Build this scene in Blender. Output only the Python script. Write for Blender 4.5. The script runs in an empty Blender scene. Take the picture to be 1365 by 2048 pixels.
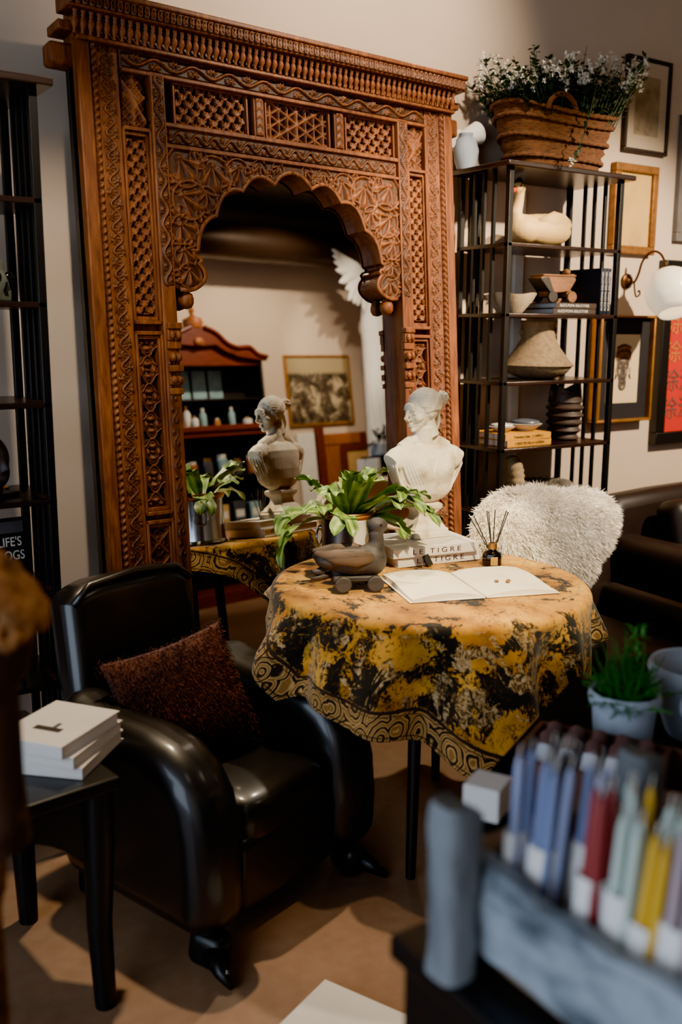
import bpy, bmesh, math, random
import numpy as np
from mathutils import Vector, Matrix, Euler
S = bpy.context.scene
COL = S.collection
rnd = random.Random(7)
nrs = np.random.RandomState(3)
PI = math.pi
R = math.radians

# ------------------------------------------------------------------ materials
def hexc(h):
    c = [int(h[i:i+2], 16)/255 for i in (0, 2, 4)]
    return tuple((x/12.92 if x <= .04045 else ((x+.055)/1.055)**2.4) for x in c) + (1,)

class N:
    def __init__(s, name):
        s.m = bpy.data.materials.new(name); s.m.use_nodes = True
        s.t = s.m.node_tree; s.b = s.t.nodes['Principled BSDF']
    def n(s, typ, **kw):
        o = s.t.nodes.new('ShaderNode'+typ)
        for k, v in kw.items():
            if k in o.inputs: o.inputs[k].default_value = v
            else: setattr(o, k, v)
        return o
    def l(s, a, b): s.t.links.new(a, b)
    def ramp(s, fac, stops, interp='LINEAR'):
        r = s.n('ValToRGB'); e = r.color_ramp.elements; r.color_ramp.interpolation = interp
        while len(e) < len(stops): e.new(.5)
        for q, (p, c) in zip(e, stops): q.position = p; q.color = c
        s.l(fac, r.inputs[0]); return r.outputs[0]
    def mix(s, fac, a, b, mode='MIX'):
        m = s.n('MixRGB', blend_type=mode)
        for i, v in enumerate((fac, a, b)):
            if hasattr(v, 'is_linked'): s.l(v, m.inputs[i])
            else: m.inputs[i].default_value = v
        return m.outputs[0]
    def coords(s, scale=(1, 1, 1), rot=(0, 0, 0), kind='Object'):
        tc = s.n('TexCoord'); mp = s.n('Mapping'); s.l(tc.outputs[kind], mp.inputs[0])
        mp.inputs['Scale'].default_value = scale; mp.inputs['Rotation'].default_value = rot
        return mp.outputs[0]
    def noise(s, vec, scale, detail=4, rough=.55, dist=0):
        o = s.n('TexNoise'); o.inputs['Scale'].default_value = scale; o.inputs['Detail'].default_value = detail
        o.inputs['Roughness'].default_value = rough; o.inputs['Distortion'].default_value = dist
        if vec is not None: s.l(vec, o.inputs['Vector'])
        return o.outputs['Fac']
    def bump(s, h, strength=.3, dist=.01):
        o = s.n('Bump'); o.inputs['Strength'].default_value = strength; o.inputs['Distance'].default_value = dist
        s.l(h, o.inputs['Height']); s.l(o.outputs[0], s.b.inputs['Normal'])
    def set(s, **kw):
        for k, v in kw.items(): s.b.inputs[k.replace('_', ' ')].default_value = v

def simple(name, col, rough=.6, metal=0, var=.25, scale=12, bump=.15, bd=.004, stretch=(1, 1, 1), spec=.5, dark=None, sheen=0, coat=0):
    k = N(name); v = k.coords(stretch)
    f = k.noise(v, scale, 5)
    c = hexc(col)
    d = hexc(dark) if dark else tuple(x*(1-var) for x in c[:3])+(1,)
    l = tuple(min(1, x*(1+var*.6)) for x in c[:3])+(1,)
    k.l(k.ramp(f, [(.3, d), (.5, c), (.72, l)]), k.b.inputs['Base Color'])
    k.set(Roughness=rough, Metallic=metal)
    if coat: k.b.inputs['Coat Weight'].default_value = coat; k.b.inputs['Coat Roughness'].default_value = .16
    k.b.inputs['Specular IOR Level'].default_value = spec
    if sheen:
        k.b.inputs['Sheen Weight'].default_value = sheen
    if bump: k.bump(k.noise(v, scale*3, 6), bump, bd)
    return k.m

def wood_carved(name, base, light, dark, cavdark):
    k = N(name); v = k.coords((9, 9, 1.3))
    f = k.noise(v, 7, 6, .6, .6); g = k.noise(k.coords(), 4, 3)
    c = k.ramp(f, [(.25, hexc(dark)), (.5, hexc(base)), (.75, hexc(light))])
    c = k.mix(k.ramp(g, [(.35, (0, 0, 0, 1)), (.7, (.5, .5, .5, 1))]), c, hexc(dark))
    a = k.n('Attribute', attribute_name='tint')
    c = k.mix(a.outputs['Fac'], c, hexc(cavdark))  # low parts of the carving mix towards a near-black brown
    k.l(c, k.b.inputs['Base Color']); k.set(Roughness=.52); k.b.inputs['Specular IOR Level'].default_value = .35
    k.bump(k.noise(v, 16, 6), .25, .003)
    return k.m

M = {}
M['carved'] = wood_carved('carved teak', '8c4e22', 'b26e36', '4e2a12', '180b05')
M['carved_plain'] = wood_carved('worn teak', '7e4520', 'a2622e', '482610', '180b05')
M['wall'] = simple('plaster wall', 'd0b9a2', .85, var=.05, scale=2.5, bump=.06)
M['ceil'] = simple('dark ceiling', '1c1512', .45, var=.2, scale=2)
M['duct'] = simple('dark brown duct', '3a2a20', .4, .5, scale=3)
M['floor'] = None
M['black_metal'] = simple('black iron', '131110', .42, .3, scale=20, bump=.05)
M['shelf_wood'] = simple('dark stained shelf', '251713', .3, scale=8, stretch=(1, 8, 8))
M['black_wood'] = simple('black painted wood', '100e0d', .4, scale=10)
M['leather'] = simple('black leather', '0f0b09', .42, coat=.5, var=.3, scale=5, bump=.12, bd=.002)
M['brown_leather'] = simple('dark brown leather', '1d110d', .5, var=.3, scale=5, bump=.15, bd=.003)
M['fur_brown'] = simple('brown fur', '552a16', .95, var=.6, scale=7, sheen=.1)
M['bust_shaded'] = simple('weathered stone in painted shade', '4a3220', .9, var=.4, scale=12, bump=.4)  # shade below the curly hair is put into this darker figure colour
M['sheep'] = simple('white sheepskin', 'fff6e6', .95, var=.05, scale=9, bump=0, sheen=.3)
M['plaster'] = simple('aged plaster', 'e3d8c4', .8, var=.16, scale=14, bump=.2, bd=.002, dark='b39b78')
M['white_plaster'] = simple('white plaster', 'f0ece2', .75, var=.06, scale=8, bump=.1)
M['terracotta'] = simple('weathered sandstone', '8a5e36', .9, var=.35, scale=16, bump=.4, bd=.004, dark='4a2e18')
M['silver'] = simple('hammered silver', 'b4b6b8', .22, 1, var=.2, scale=16, bump=.05)
M['brass'] = simple('aged brass', '9a6a30', .3, 1, var=.3, scale=14, bump=.05)
M['dark_brass'] = simple('dark brass', '5a3d20', .4, .9, var=.3, scale=20)
M['leaf'] = None
M['paper'] = simple('cream paper', 'eadfcb', .85, var=.07, scale=9, bump=.1, bd=.002)
M['white_paper'] = simple('white paper', 'e9e5df', .8, var=.04, scale=9, bump=.04)
M['cover_white'] = simple('white book cover', 'ddd6cc', .5, var=.06, scale=6, bump=.03)
M['ink'] = simple('black ink', '1c1414', .6, bump=0)
M['ink_red'] = simple('dark red ink', '3d1a1a', .6, bump=0)
M['ink_white'] = simple('white print', 'd8d2c8', .6, bump=0)
M['black_glass'] = simple('black glass', '0a0908', .08, bump=0)
M['gold_label'] = simple('gold label', 'c79a3c', .4, .3, bump=0)
M['reed'] = simple('dark reed', '2b201a', .8, scale=30)
M['duck'] = simple('dark painted wood', '37302d', .6, var=.5, scale=9, bump=.3, stretch=(1, 1, 4), dark='1d1a1a')
M['duck_light'] = simple('worn bare wood', '8f7256', .7, var=.4, scale=16, stretch=(1, 1, 5))
M['duck_wing'] = simple('worn dark wing', '5a4634', .65, var=.45, scale=14, stretch=(1, 1, 5), dark='2a221d')
M['goose'] = simple('cream painted wood', 'd8b372', .6, var=.15, scale=6)
M['beak'] = simple('orange beak paint', 'b8451c', .5)
M['eye'] = simple('black bead', '0c0a0a', .2, bump=0)
M['toy'] = simple('toy wood', '8a5b33', .65, var=.4, scale=20, stretch=(1, 1, 4))
M['toy_dark'] = simple('dark toy wood', '241a14', .6)
M['stone_bowl'] = simple('pale stone', 'b4a183', .8, var=.25, scale=20, bump=.3)
M['clay'] = simple('rough grey clay', '8a7354', .92, var=.35, scale=60, bump=.6, bd=.004)
M['dark_ceramic'] = simple('dark stoneware', '3c2c24', .55, var=.4, scale=14, bump=.3)
M['yellow_cover'] = simple('mustard cloth cover', 'd8981c', .6, var=.1, scale=30, bump=.1)
M['china'] = simple('white china', 'dcd8d0', .3, bump=0, var=.05)
M['china_blue'] = simple('grey blue glaze', '5b6470', .3, bump=0)
M['shell'] = simple('ammonite stone', '9a845f', .8, var=.35, scale=24, bump=.4)
M['shell_dark'] = simple('dark ammonite stone', '6d6455', .75, var=.35, scale=24, bump=.4)
M['wicker'] = simple('woven seagrass', '70441f', .9, var=.5, scale=40, bump=.9, bd=.008, stretch=(1, 1, 4), dark='3a2210')
M['green'] = simple('dark green leaves', '2a4020', .6, var=.4, scale=20, bump=0)
M['fern'] = simple('bright fern', '3c7a30', .7, var=.5, scale=14, bump=0, dark='1d4a1e')
M['petal'] = simple('white petal', 'e8e3d4', .7, bump=0)
M['gilt'] = simple('aged gilt', '8a5a22', .5, .35, var=.35, scale=30, bump=.3)
M['gilt_thin'] = simple('warm gilt', 'a8702a', .4, .5, var=.3, scale=16, bump=.15)
M['walnut'] = simple('dark walnut', '2a1a12', .5, scale=12, stretch=(1, 8, 1))
M['mat_cream'] = simple('cream mount', 'c4b096', .85, var=.06, scale=4, bump=.02)
M['sketch'] = simple('sepia drawing', 'a08c70', .85, var=.35, scale=22, bump=0)
M['tan_panel'] = simple('tan panel', 'c89f5c', .75, var=.2, scale=8, bump=.02)
M['mat_black'] = simple('black mount', '17141a', .7, bump=0)
M['print_paper'] = simple('aged print paper', 'd9bf95', .85, var=.06, scale=5, bump=0)
M['red_paper'] = simple('vermilion paper', 'c01808', .7, var=.1, scale=5, bump=0)
M['glyph_gold'] = simple('gold glyph', 'b8702c', .6, bump=0)
M['glyph_grey'] = simple('grey glyph', '5a4a40', .6, bump=0)
M['grey_frame'] = simple('grey painted frame', '6f6a66', .5)
M['face_ink'] = simple('printed grey skin', '57493f', .8, var=.5, scale=60, bump=0)
M['face_dark'] = simple('printed dark line', '241b17', .8, bump=0)
M['face_light'] = simple('printed highlight', 'a88c68', .8, bump=0)
M['crown_print'] = simple('printed crown', '8a5a30', .8, var=.6, scale=90, bump=0)
M['hutch'] = simple('red mahogany', '6a2a16', .32, var=.35, scale=8, stretch=(1, 1, 6))
M['hutch_dark'] = simple('dark hutch interior', '140c09', .5)
M['amber'] = simple('amber bottle', 'c0802a', .2, bump=0)
M['bottle_white'] = simple('white bottle', 'e8e2d4', .4, bump=0)
M['jar_blue'] = simple('pale blue jar', '8fb0b4', .3, bump=0)
M['jar_grey'] = simple('grey jar', '4a4a4e', .3, bump=0)
M['orange_wood'] = simple('orange wood', 'a0571f', .5, var=.3, scale=8, stretch=(6, 1, 1))
M['bw_photo'] = None
M['grey_wood'] = simple('weathered grey wood', '97a1a9', .85, var=.4, scale=16, bump=.6, bd=.008, stretch=(1, .45, 1), dark='454e55')
M['grey_wood_post'] = simple('weathered grey post', '767c80', .85, var=.35, scale=9, bump=.5, bd=.006, stretch=(1, 1, .3), dark='42464a')
M['crate_inside'] = simple('bare crate wood', '7d6650', .85, var=.3, scale=12)
M['tray_wood'] = simple('brown tray wood', '5e3a28', .7, var=.3, scale=10)
M['grey_pot'] = simple('pale grey pot', 'a7b2bf', .7, var=.12, scale=10, bump=.15)
M['soil'] = simple('potting soil', '2c2018', .95, var=.4, scale=60, bump=.6)
M['skull'] = simple('green grey stone', '5c6254', .85, var=.3, scale=20, bump=.4)
M['table_wood'] = simple('orange brown wood', '8a4a20', .5, scale=10)
M['cork'] = simple('gold cap', 'a87c48', .3, .8, bump=.05, scale=20)
M['package'] = simple('pale wrapped soap', 'c9cbd4', .6, var=.12, scale=16)
M['package_pink'] = simple('pink brown band', '6a4c48', .6, var=.2, scale=16)
M['matte_black'] = simple('matte black top', '0d0b0a', .95, spec=.05, bump=0)
M['cotton'] = simple('cotton wick', 'd8d0c0', .9, bump=0)
M['navy'] = simple('blue black cover', '1b2230', .35, var=.5, scale=10)
M['grey_fabric'] = simple('dark patterned fabric', '2a1b16', .9, var=.5, scale=30)

def m_floor():
    k = N('polished concrete floor'); v = k.coords()
    f = k.noise(v, 1.6, 6, .6); g = k.noise(v, 25, 4)
    c = k.ramp(f, [(.3, hexc('7d5c44')), (.55, hexc('957052')), (.75, hexc('a37d5e'))])
    c = k.mix(.12, c, k.ramp(g, [(.3, (.1, .07, .05, 1)), (.7, (.5, .4, .3, 1))]))
    k.l(c, k.b.inputs['Base Color']); k.set(Roughness=.42); k.bump(g, .04, .003)
    return k.m
M['floor'] = m_floor()

def m_leaf():
    k = N('staghorn frond'); v = k.coords()
    f = k.noise(v, 26, 4)
    a = k.n('Attribute', attribute_name='tint')
    c = k.ramp(f, [(.3, hexc('1f3f11')), (.5, hexc('35601a')), (.75, hexc('64842f'))])
    c = k.mix(a.outputs['Fac'], c, hexc('a3b45c'))
    k.l(c, k.b.inputs['Base Color']); k.set(Roughness=.45)
    k.b.inputs['Subsurface Weight'].default_value = 0
    return k.m
M['leaf'] = m_leaf()

def m_cloth():
    # toile: mustard ground with olive-black tree masses and pale leaf fragments; flat-cloth coordinates are in the UV map
    k = N('toile tablecloth')
    uv = k.n('UVMap', uv_map='UVMap').outputs[0]
    def mp(sc, loc=(0, 0, 0)):
        m = k.n('Mapping'); k.l(uv, m.inputs[0]); m.inputs['Scale'].default_value = (sc, sc, sc); m.inputs['Location'].default_value = loc; return m.outputs[0]
    base = k.ramp(k.noise(mp(3), 2.2, 5), [(.35, hexc('845410')), (.5, hexc('b47e1e')), (.68, hexc('cc9c38'))])
    big = k.noise(mp(1, (3, 1, 0)), 8.5, 3, .55, .6)
    leaf = k.noise(mp(1, (7, 2, 0)), 46, 6, .7, 1.6)
    rad = k.n('Attribute', attribute_name='drop').outputs['Fac']
    add = k.n('Math', operation='MULTIPLY_ADD'); k.l(rad, add.inputs[0]); add.inputs[1].default_value = .10; k.l(big, add.inputs[2])
    mul = k.n('Math', operation='MULTIPLY_ADD'); k.l(leaf, mul.inputs[0]); mul.inputs[1].default_value = .55; k.l(add.outputs[0], mul.inputs[2])
    mask = k.ramp(mul.outputs[0], [(.83, (0, 0, 0, 1)), (.875, (1, 1, 1, 1))])
    c = k.mix(mask, base, hexc('191712'))
    pale = k.noise(mp(1, (11, 5, 0)), 8, 4, .6, 2.2)
    pm = k.ramp(pale, [(.54, (0, 0, 0, 1)), (.57, (1, 1, 1, 1))])
    d2 = k.n('Math', operation='MULTIPLY'); k.l(pm, d2.inputs[0]); k.l(rad, d2.inputs[1])
    inner = k.ramp(leaf, [(.40, hexc('b09a74')), (.50, hexc('8a6a3a')), (.56, hexc('2c2a22'))])
    c = k.mix(d2.outputs[0], c, inner)
    tw = k.ramp(k.noise(mp(1, (2, 9, 0)), 30, 6, .72, 2.5), [(.545, (0, 0, 0, 1)), (.585, (.75, .75, .75, 1))])
    tb2 = k.ramp(k.noise(mp(1, (5, 4, 0)), 7, 3), [(.44, (0, 0, 0, 1)), (.52, (1, 1, 1, 1))])
    c = k.mix(k.mix(1, tw, tb2, 'MULTIPLY'), c, hexc('4a3218'))
    # scrolling border
    bd = k.n('Attribute', attribute_name='border').outputs['Fac']
    vo = k.n('TexVoronoi', feature='F1'); vo.inputs['Scale'].default_value = 13
    ds = k.n('MixRGB'); ds.inputs[0].default_value = .03; k.l(mp(1), ds.inputs[1])
    nz = k.n('TexNoise'); nz.inputs['Scale'].default_value = 18; k.l(mp(1), nz.inputs['Vector']); k.l(nz.outputs['Color'], ds.inputs[2]); k.l(ds.outputs[0], vo.inputs['Vector'])
    sn = k.n('Math', operation='SINE'); ml = k.n('Math', operation='MULTIPLY'); ml.inputs[1].default_value = 34; k.l(vo.outputs['Distance'], ml.inputs[0]); k.l(ml.outputs[0], sn.inputs[0])
    hs = k.n('Math', operation='MULTIPLY_ADD'); hs.inputs[1].default_value = .5; hs.inputs[2].default_value = .5; k.l(sn.outputs[0], hs.inputs[0])
    bc = k.ramp(hs.outputs[0], [(.12, hexc('241c14')), (.38, hexc('8f7040')), (.65, hexc('b8935a')), (.9, hexc('7a5a30'))])
    bmask = k.ramp(bd, [(.08, (0, 0, 0, 1)), (.12, (1, 1, 1, 1))])
    line = k.ramp(bd, [(.10, (0, 0, 0, 1)), (.13, (1, 1, 1, 1)), (.2, (1, 1, 1, 1)), (.24, (0, 0, 0, 1)), (.26, (0, 0, 0, 1)), (.29, (.8, .8, .8, 1)), (.33, (0, 0, 0, 1)),
                       (.85, (0, 0, 0, 1)), (.88, (1, 1, 1, 1)), (.93, (0, 0, 0, 1))])
    c = k.mix(bmask, c, bc); c = k.mix(line, c, hexc('2b1f16'))
    k.l(c, k.b.inputs['Base Color']); k.set(Roughness=.9); k.b.inputs['Sheen Weight'].default_value = .15
    k.b.inputs['Specular IOR Level'].default_value = .15
    k.bump(k.noise(mp(1), 220, 2), .2, .002)
    return k.m
M['cloth'] = m_cloth()

def m_bw():
    k = N('black and white photograph'); v = k.coords()
    f = k.noise(v, 9, 6, .7, .6)
    c = k.ramp(f, [(.4, hexc('2c241c')), (.52, hexc('5a4a38')), (.62, hexc('b8a480'))])
    s = k.n('SeparateXYZ'); k.l(v, s.inputs[0])
    m = k.ramp(s.outputs['Z'], [(.14, (0, 0, 0, 1)), (.17, (1, 1, 1, 1))])
    c = k.mix(m, c, hexc('a8946c'))
    k.l(c, k.b.inputs['Base Color']); k.set(Roughness=.5); return k.m
M['bw_photo'] = m_bw()

def m_mirror():
    k = N('mirror glass'); k.set(Metallic=1, Roughness=.004); k.b.inputs['Base Color'].default_value = (.86, .85, .82, 1); return k.m
M['mirror'] = m_mirror()
def m_glass(name, col=(1, 1, 1, 1), rough=.02, tr=1):
    k = N(name); k.b.inputs['Base Color'].default_value = col; k.set(Roughness=rough); k.b.inputs['Transmission Weight'].default_value = tr; return k.m
M['pane'] = simple('cabinet glass', '22323a', .06, .0, bump=0, spec=1)
def m_opal():
    k = N('lit opal glass'); k.b.inputs['Base Color'].default_value = hexc('f2e6cf'); k.set(Roughness=.25)
    k.b.inputs['Emission Color'].default_value = (1, .80, .56, 1); k.b.inputs['Emission Strength'].default_value = .75
    return k.m
M['opal'] = m_opal()
def m_emit(name, c, s):
    k = N(name); k.b.inputs['Emission Color'].default_value = c; k.b.inputs['Emission Strength'].default_value = s; return k.m
def candle(name, col): return simple(name, col, .45, var=.08, scale=6, bump=.03)
for nm, cc in [('wax_blue', '7684ac'), ('wax_lav', '939cbe'), ('wax_brown', '4c423e'), ('wax_red', '8c2f2e'), ('wax_yellow', 'd9a916'), ('wax_mint', 'b9c9bd'), ('wax_pink', 'a8959a')]:
    M[nm] = candle(nm.replace('wax', 'wax candle'), cc)

# ------------------------------------------------------------------ mesh helpers
class MB:
    def __init__(s): s.v = []; s.f = []
    def add(s, vs, fs):
        b = len(s.v); s.v.extend([tuple(p) for p in vs]); s.f.extend([tuple(i+b for i in f) for f in fs]); return s
    def box(s, x0, x1, y0, y1, z0, z1, mat=None):
        vs = [(x, y, z) for z in (z0, z1) for y in (y0, y1) for x in (x0, x1)]
        if mat is not None: vs = [mat @ Vector(p) for p in vs]
        return s.add(vs, [(0, 2, 3, 1), (4, 5, 7, 6), (0, 1, 5, 4), (2, 6, 7, 3), (0, 4, 6, 2), (1, 3, 7, 5)])
    def lathe(s, prof, n=24, c=(0, 0, 0), mat=None, close=True):
        vs = []; fs = []
        for r, z in prof:
            for i in range(n):
                a = 2*PI*i/n; p = Vector((r*math.cos(a), r*math.sin(a), z))
                if mat is not None: p = mat @ p
                vs.append(p+Vector(c))
        for j in range(len(prof)-1):
            for i in range(n):
                fs.append((j*n+i, j*n+(i+1) % n, (j+1)*n+(i+1) % n, (j+1)*n+i))
        if close:
            fs.append(tuple(range(n-1, -1, -1))); fs.append(tuple((len(prof)-1)*n+i for i in range(n)))
        return s.add(vs, fs)
    def tube(s, pts, r, n=8, cap=True, flat=None):
        P = [Vector(p) for p in pts]; m = len(P)
        rs = r if isinstance(r, (list, tuple)) else [r]*m
        up = None; vs = []; fs = []
        for i in range(m):
            t = (P[min(i+1, m-1)]-P[max(i-1, 0)])
            if t.length < 1e-9: t = Vector((0, 0, 1))
            t.normalize()
            if up is None:
                up = t.orthogonal().normalized() if flat is None else (Vector(flat)-t*Vector(flat).dot(t)).normalized()
            else:
                up = up-t*up.dot(t)
                up = up.normalized() if up.length > 1e-6 else t.orthogonal().normalized()
            sd = t.cross(up)
            for k in range(n):
                a = 2*PI*k/n; q = rs[i]
                qa, qb = q if isinstance(q, tuple) else (q, q)
                vs.append(P[i]+up*(qa*math.cos(a))+sd*(qb*math.sin(a)))
        for i in range(m-1):
            for k in range(n):
                fs.append((i*n+k, i*n+(k+1) % n, (i+1)*n+(k+1) % n, (i+1)*n+k))
        if cap:
            fs.append(tuple(range(n-1, -1, -1))); fs.append(tuple((m-1)*n+k for k in range(n)))
        return s.add(vs, fs)
    def ell(s, c, r, mat=None, nu=20, nv=12, e1=1, e2=1):
        r = r if isinstance(r, (list, tuple)) else (r, r, r)
        sp = lambda x, e: math.copysign(abs(x)**e, x)
        vs = []; fs = []
        for j in range(nv+1):
            la = -PI/2+PI*j/nv
            for i in range(nu):
                lo = 2*PI*i/nu
                p = Vector((r[0]*sp(math.cos(la), e1)*sp(math.cos(lo), e2), r[1]*sp(math.cos(la), e1)*sp(math.sin(lo), e2), r[2]*sp(math.sin(la), e1)))
                if j in (0, nv): p = Vector((0, 0, r[2]*(-1 if j == 0 else 1)))
                if mat is not None: p = mat @ p
                vs.append(p+Vector(c))
        for j in range(nv):
            for i in range(nu):
                fs.append((j*nu+i, j*nu+(i+1) % nu, (j+1)*nu+(i+1) % nu, (j+1)*nu+i))
        return s.add(vs, fs)
    def prism(s, poly, y0, y1, axis='y'):
        n = len(poly)
        def P(a, b, d): return (a, d, b) if axis == 'y' else ((d, a, b) if axis == 'x' else (a, b, d))
        vs = [P(a, b, y0) for a, b in poly]+[P(a, b, y1) for a, b in poly]
        fs = [tuple(range(n)), tuple(range(2*n-1, n-1, -1))]+[(i, i+n, (i+1) % n+n, (i+1) % n) for i in range(n)]
        return s.add(vs, fs)
    def xf(s, mat):
        s.v = [tuple(mat @ Vector(p)) for p in s.v]; return s
    def build(s, name, mat, parent=None, smooth=None, bevel=0, seg=2, remesh=0, subsurf=0, weld=False, smoothit=0):
        me = bpy.data.meshes.new(name); me.from_pydata(s.v, [], s.f); me.update()
        bm = bmesh.new(); bm.from_mesh(me)
        if weld: bmesh.ops.remove_doubles(bm, verts=bm.verts, dist=1e-5)
        bmesh.ops.recalc_face_normals(bm, faces=bm.faces); bm.to_mesh(me); bm.free()
        return link(me, name, mat, parent, smooth, bevel, seg, remesh, subsurf, smoothit)

def link(me, name, mat, parent=None, smooth=None, bevel=0, seg=2, remesh=0, subsurf=0, smoothit=0):
    o = bpy.data.objects.new(name, me); COL.objects.link(o)
    if mat is not None: me.materials.append(M[mat] if isinstance(mat, str) else mat)
    if parent is not None: o.parent = parent
    if remesh:
        r = o.modifiers.new('r', 'REMESH'); r.mode = 'VOXEL'; r.voxel_size = remesh; r.use_smooth_shade = True
        if smoothit:
            q = o.modifiers.new('s', 'SMOOTH'); q.iterations = smoothit; q.factor = .5
    if bevel:
        b = o.modifiers.new('b', 'BEVEL'); b.width = bevel; b.segments = seg; b.limit_method = 'ANGLE'; b.angle_limit = R(40)
    if subsurf:
        q = o.modifiers.new('u', 'SUBSURF'); q.levels = subsurf; q.render_levels = subsurf
    if smooth is True or (smooth is None and (remesh or subsurf)):
        me.polygons.foreach_set('use_smooth', [True]*len(me.polygons))
    elif smooth == 'auto' or bevel:
        me.polygons.foreach_set('use_smooth', [True]*len(me.polygons))
        try: me.set_sharp_from_angle(angle=R(38))
        except Exception: pass
    return o

def tag(o, label, cat, group=None, kind=None):
    if label: o['label'] = label
    if cat: o['category'] = cat
    if group: o['group'] = group
    if kind: o['kind'] = kind
    return o
def thing(name, label, cat, loc=(0, 0, 0), rz=0, group=None, rot=None):
    o = bpy.data.objects.new(name, None); COL.objects.link(o); o.empty_display_size = .05
    o.location = loc; o.rotation_euler = rot if rot else (0, 0, rz)
    return tag(o, label, cat, group)
def place(o, loc, rz=0, rot=None):
    o.location = loc; o.rotation_euler = rot if rot else (0, 0, rz); return o
def struct(o): o['kind'] = 'structure'; return o
def copy_tree(o, parent=None):
    c = o.copy(); COL.objects.link(c)
    if parent is not None: c.parent = parent
    for ch in list(o.children): copy_tree(ch, c)
    return c
def text(name, body, size, mat, parent, loc, rot, ext=.0006, align='CENTER', sx=1, sp=1):
    cu = bpy.data.curves.new(name, 'FONT'); cu.body = body; cu.size = size; cu.extrude = ext; cu.align_x = align; cu.align_y = 'CENTER'
    cu.space_character = sp
    o = bpy.data.objects.new(name, cu); COL.objects.link(o)
    dg = bpy.context.evaluated_depsgraph_get(); me = bpy.data.meshes.new_from_object(o.evaluated_get(dg)); me.name = name
    bpy.data.objects.remove(o)
    o = link(me, name, None, parent); me.materials.clear(); me.materials.append(M[mat])
    o.location = loc; o.rotation_euler = rot; o.scale = (sx, 1, 1)
    return o
def RX(a): return Matrix.Rotation(a, 4, 'X')
def RY(a): return Matrix.Rotation(a, 4, 'Y')
def RZ(a): return Matrix.Rotation(a, 4, 'Z')
def T(*p): return Matrix.Translation(Vector(p))
def grid_mesh(name, P, mat, parent=None, tint=None, mask=None, smooth=True, uv=None, attrs=None):
    """P: (ny,nx,3) array -> mesh"""
    ny, nx = P.shape[:2]
    idx = np.arange(ny*nx).reshape(ny, nx)
    q = np.stack([idx[:-1, :-1], idx[:-1, 1:], idx[1:, 1:], idx[1:, :-1]], -1).reshape(-1, 4)
    V = P.reshape(-1, 3)
    keep = None
    if mask is not None:
        mm = mask.reshape(-1); q = q[mm[q].all(1)]
        used = np.unique(q); rm = -np.ones(len(V), int); rm[used] = np.arange(len(used)); q = rm[q]; V = V[used]; keep = used
    me = bpy.data.meshes.new(name); me.from_pydata(V.tolist(), [], q.tolist()); me.update()
    A = dict(attrs or {})
    if tint is not None: A['tint'] = tint
    for k_, a_ in A.items():
        a_ = a_.reshape(-1)
        if keep is not None: a_ = a_[keep]
        at = me.attributes.new(k_, 'FLOAT', 'POINT'); at.data.foreach_set('value', a_.astype(np.float32))
    if uv is not None:
        ul = me.uv_layers.new(name='UVMap'); U = uv.reshape(-1, 2)
        if keep is not None: U = U[keep]
        li = np.zeros(len(me.loops), int); me.loops.foreach_get('vertex_index', li)
        ul.data.foreach_set('uv', U[li].astype(np.float32).reshape(-1))
    return link(me, name, mat, parent, smooth)
# ------------------------------------------------------------------ room shell
WY = 3.14          # back wall
OY = -1.2
CZ = 3.10
def shell(name, x0, x1, y0, y1, z0, z1, mat): return struct(MB().box(x0, x1, y0, y1, z0, z1).build(name, mat))
shell('floor', -2.2, 6.6, OY-.1, WY+.1, -.08, 0, 'floor')
shell('ceiling', -2.2, 6.6, OY-.1, WY+.1, CZ, CZ+.08, 'ceil')
shell('wall_back', -2.2, 6.6, WY, WY+.1, 0, CZ, 'wall')
shell('wall_front', -2.2, 6.6, OY-.1, OY, 0, CZ, 'wall')
shell('wall_right', 6.5, 6.6, OY, WY, 0, CZ, 'wall')
# left wall with a shop window that lets the blue daylight in
wl = MB()
wl.box(-2.2, -2.1, 2.6, WY, 0, CZ); wl.box(-2.2, -2.1, OY, -1.2, 0, CZ); wl.box(-2.2, -2.1, -1.19, 2.6, 0, .5); wl.box(-2.2, -2.1, -1.2, 2.6, 2.6, CZ)
struct(wl.build('wall_left', 'wall'))
wf = MB()
for y in (-1.2, .05, 1.3, 2.56): wf.box(-2.18, -2.12, y, y+.04, .5, 2.6)
for z in (.5, 2.56): wf.box(-2.18, -2.12, -1.2, 2.6, z, z+.04)
struct(wf.build('window_1', 'black_wood'))
b = MB(); b.box(-2.1, 6.5, WY-.015, WY, 0, .12); struct(b.build('baseboard_back', 'wall', bevel=.004))
duct = MB().tube([(-2.0, -.75, 2.86), (6.4, -.75, 2.86)], .15, 28)
tag(duct.build('ceiling_duct', 'duct', smooth='auto'), 'round dark brown duct under the ceiling, reflected at the top of the mirror', 'duct')

# ------------------------------------------------------------------ carved mirror
LEAN = R(4.77)
mir = thing('carved_mirror', 'huge carved teak archway frame with a mirror inside, leaning on the back wall', 'mirror', (1.692, 2.843, .0065), rot=(-LEAN, R(.5), R(4.3)))
HO = .737; HI = .4625; TOP = 2.31

def relief(name, u0, u1, v0, v1, w, fn, amp, step=.0028, mat='carved', tintpow=1.0, edge=True):
    nx = max(3, int((u1-u0)/step)); ny = max(3, int((v1-v0)/step))
    U, V = np.meshgrid(np.linspace(u0, u1, nx), np.linspace(v0, v1, ny))
    h = np.clip(fn(U, V), 0, 1)
    n_ = nrs.rand(*h.shape)*.06
    P = np.stack([U, -(w+amp*(h+n_)), V], -1)
    if edge:
        P[0, :, 1] = P[-1, :, 1] = -w+.01; P[:, 0, 1] = P[:, -1, 1] = -w+.01
    return grid_mesh(name, P, mat, mir, tint=np.clip(1-h, 0, 1)**tintpow*.92)
G = lambda x, s: np.exp(-(x/s)**2)

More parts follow.
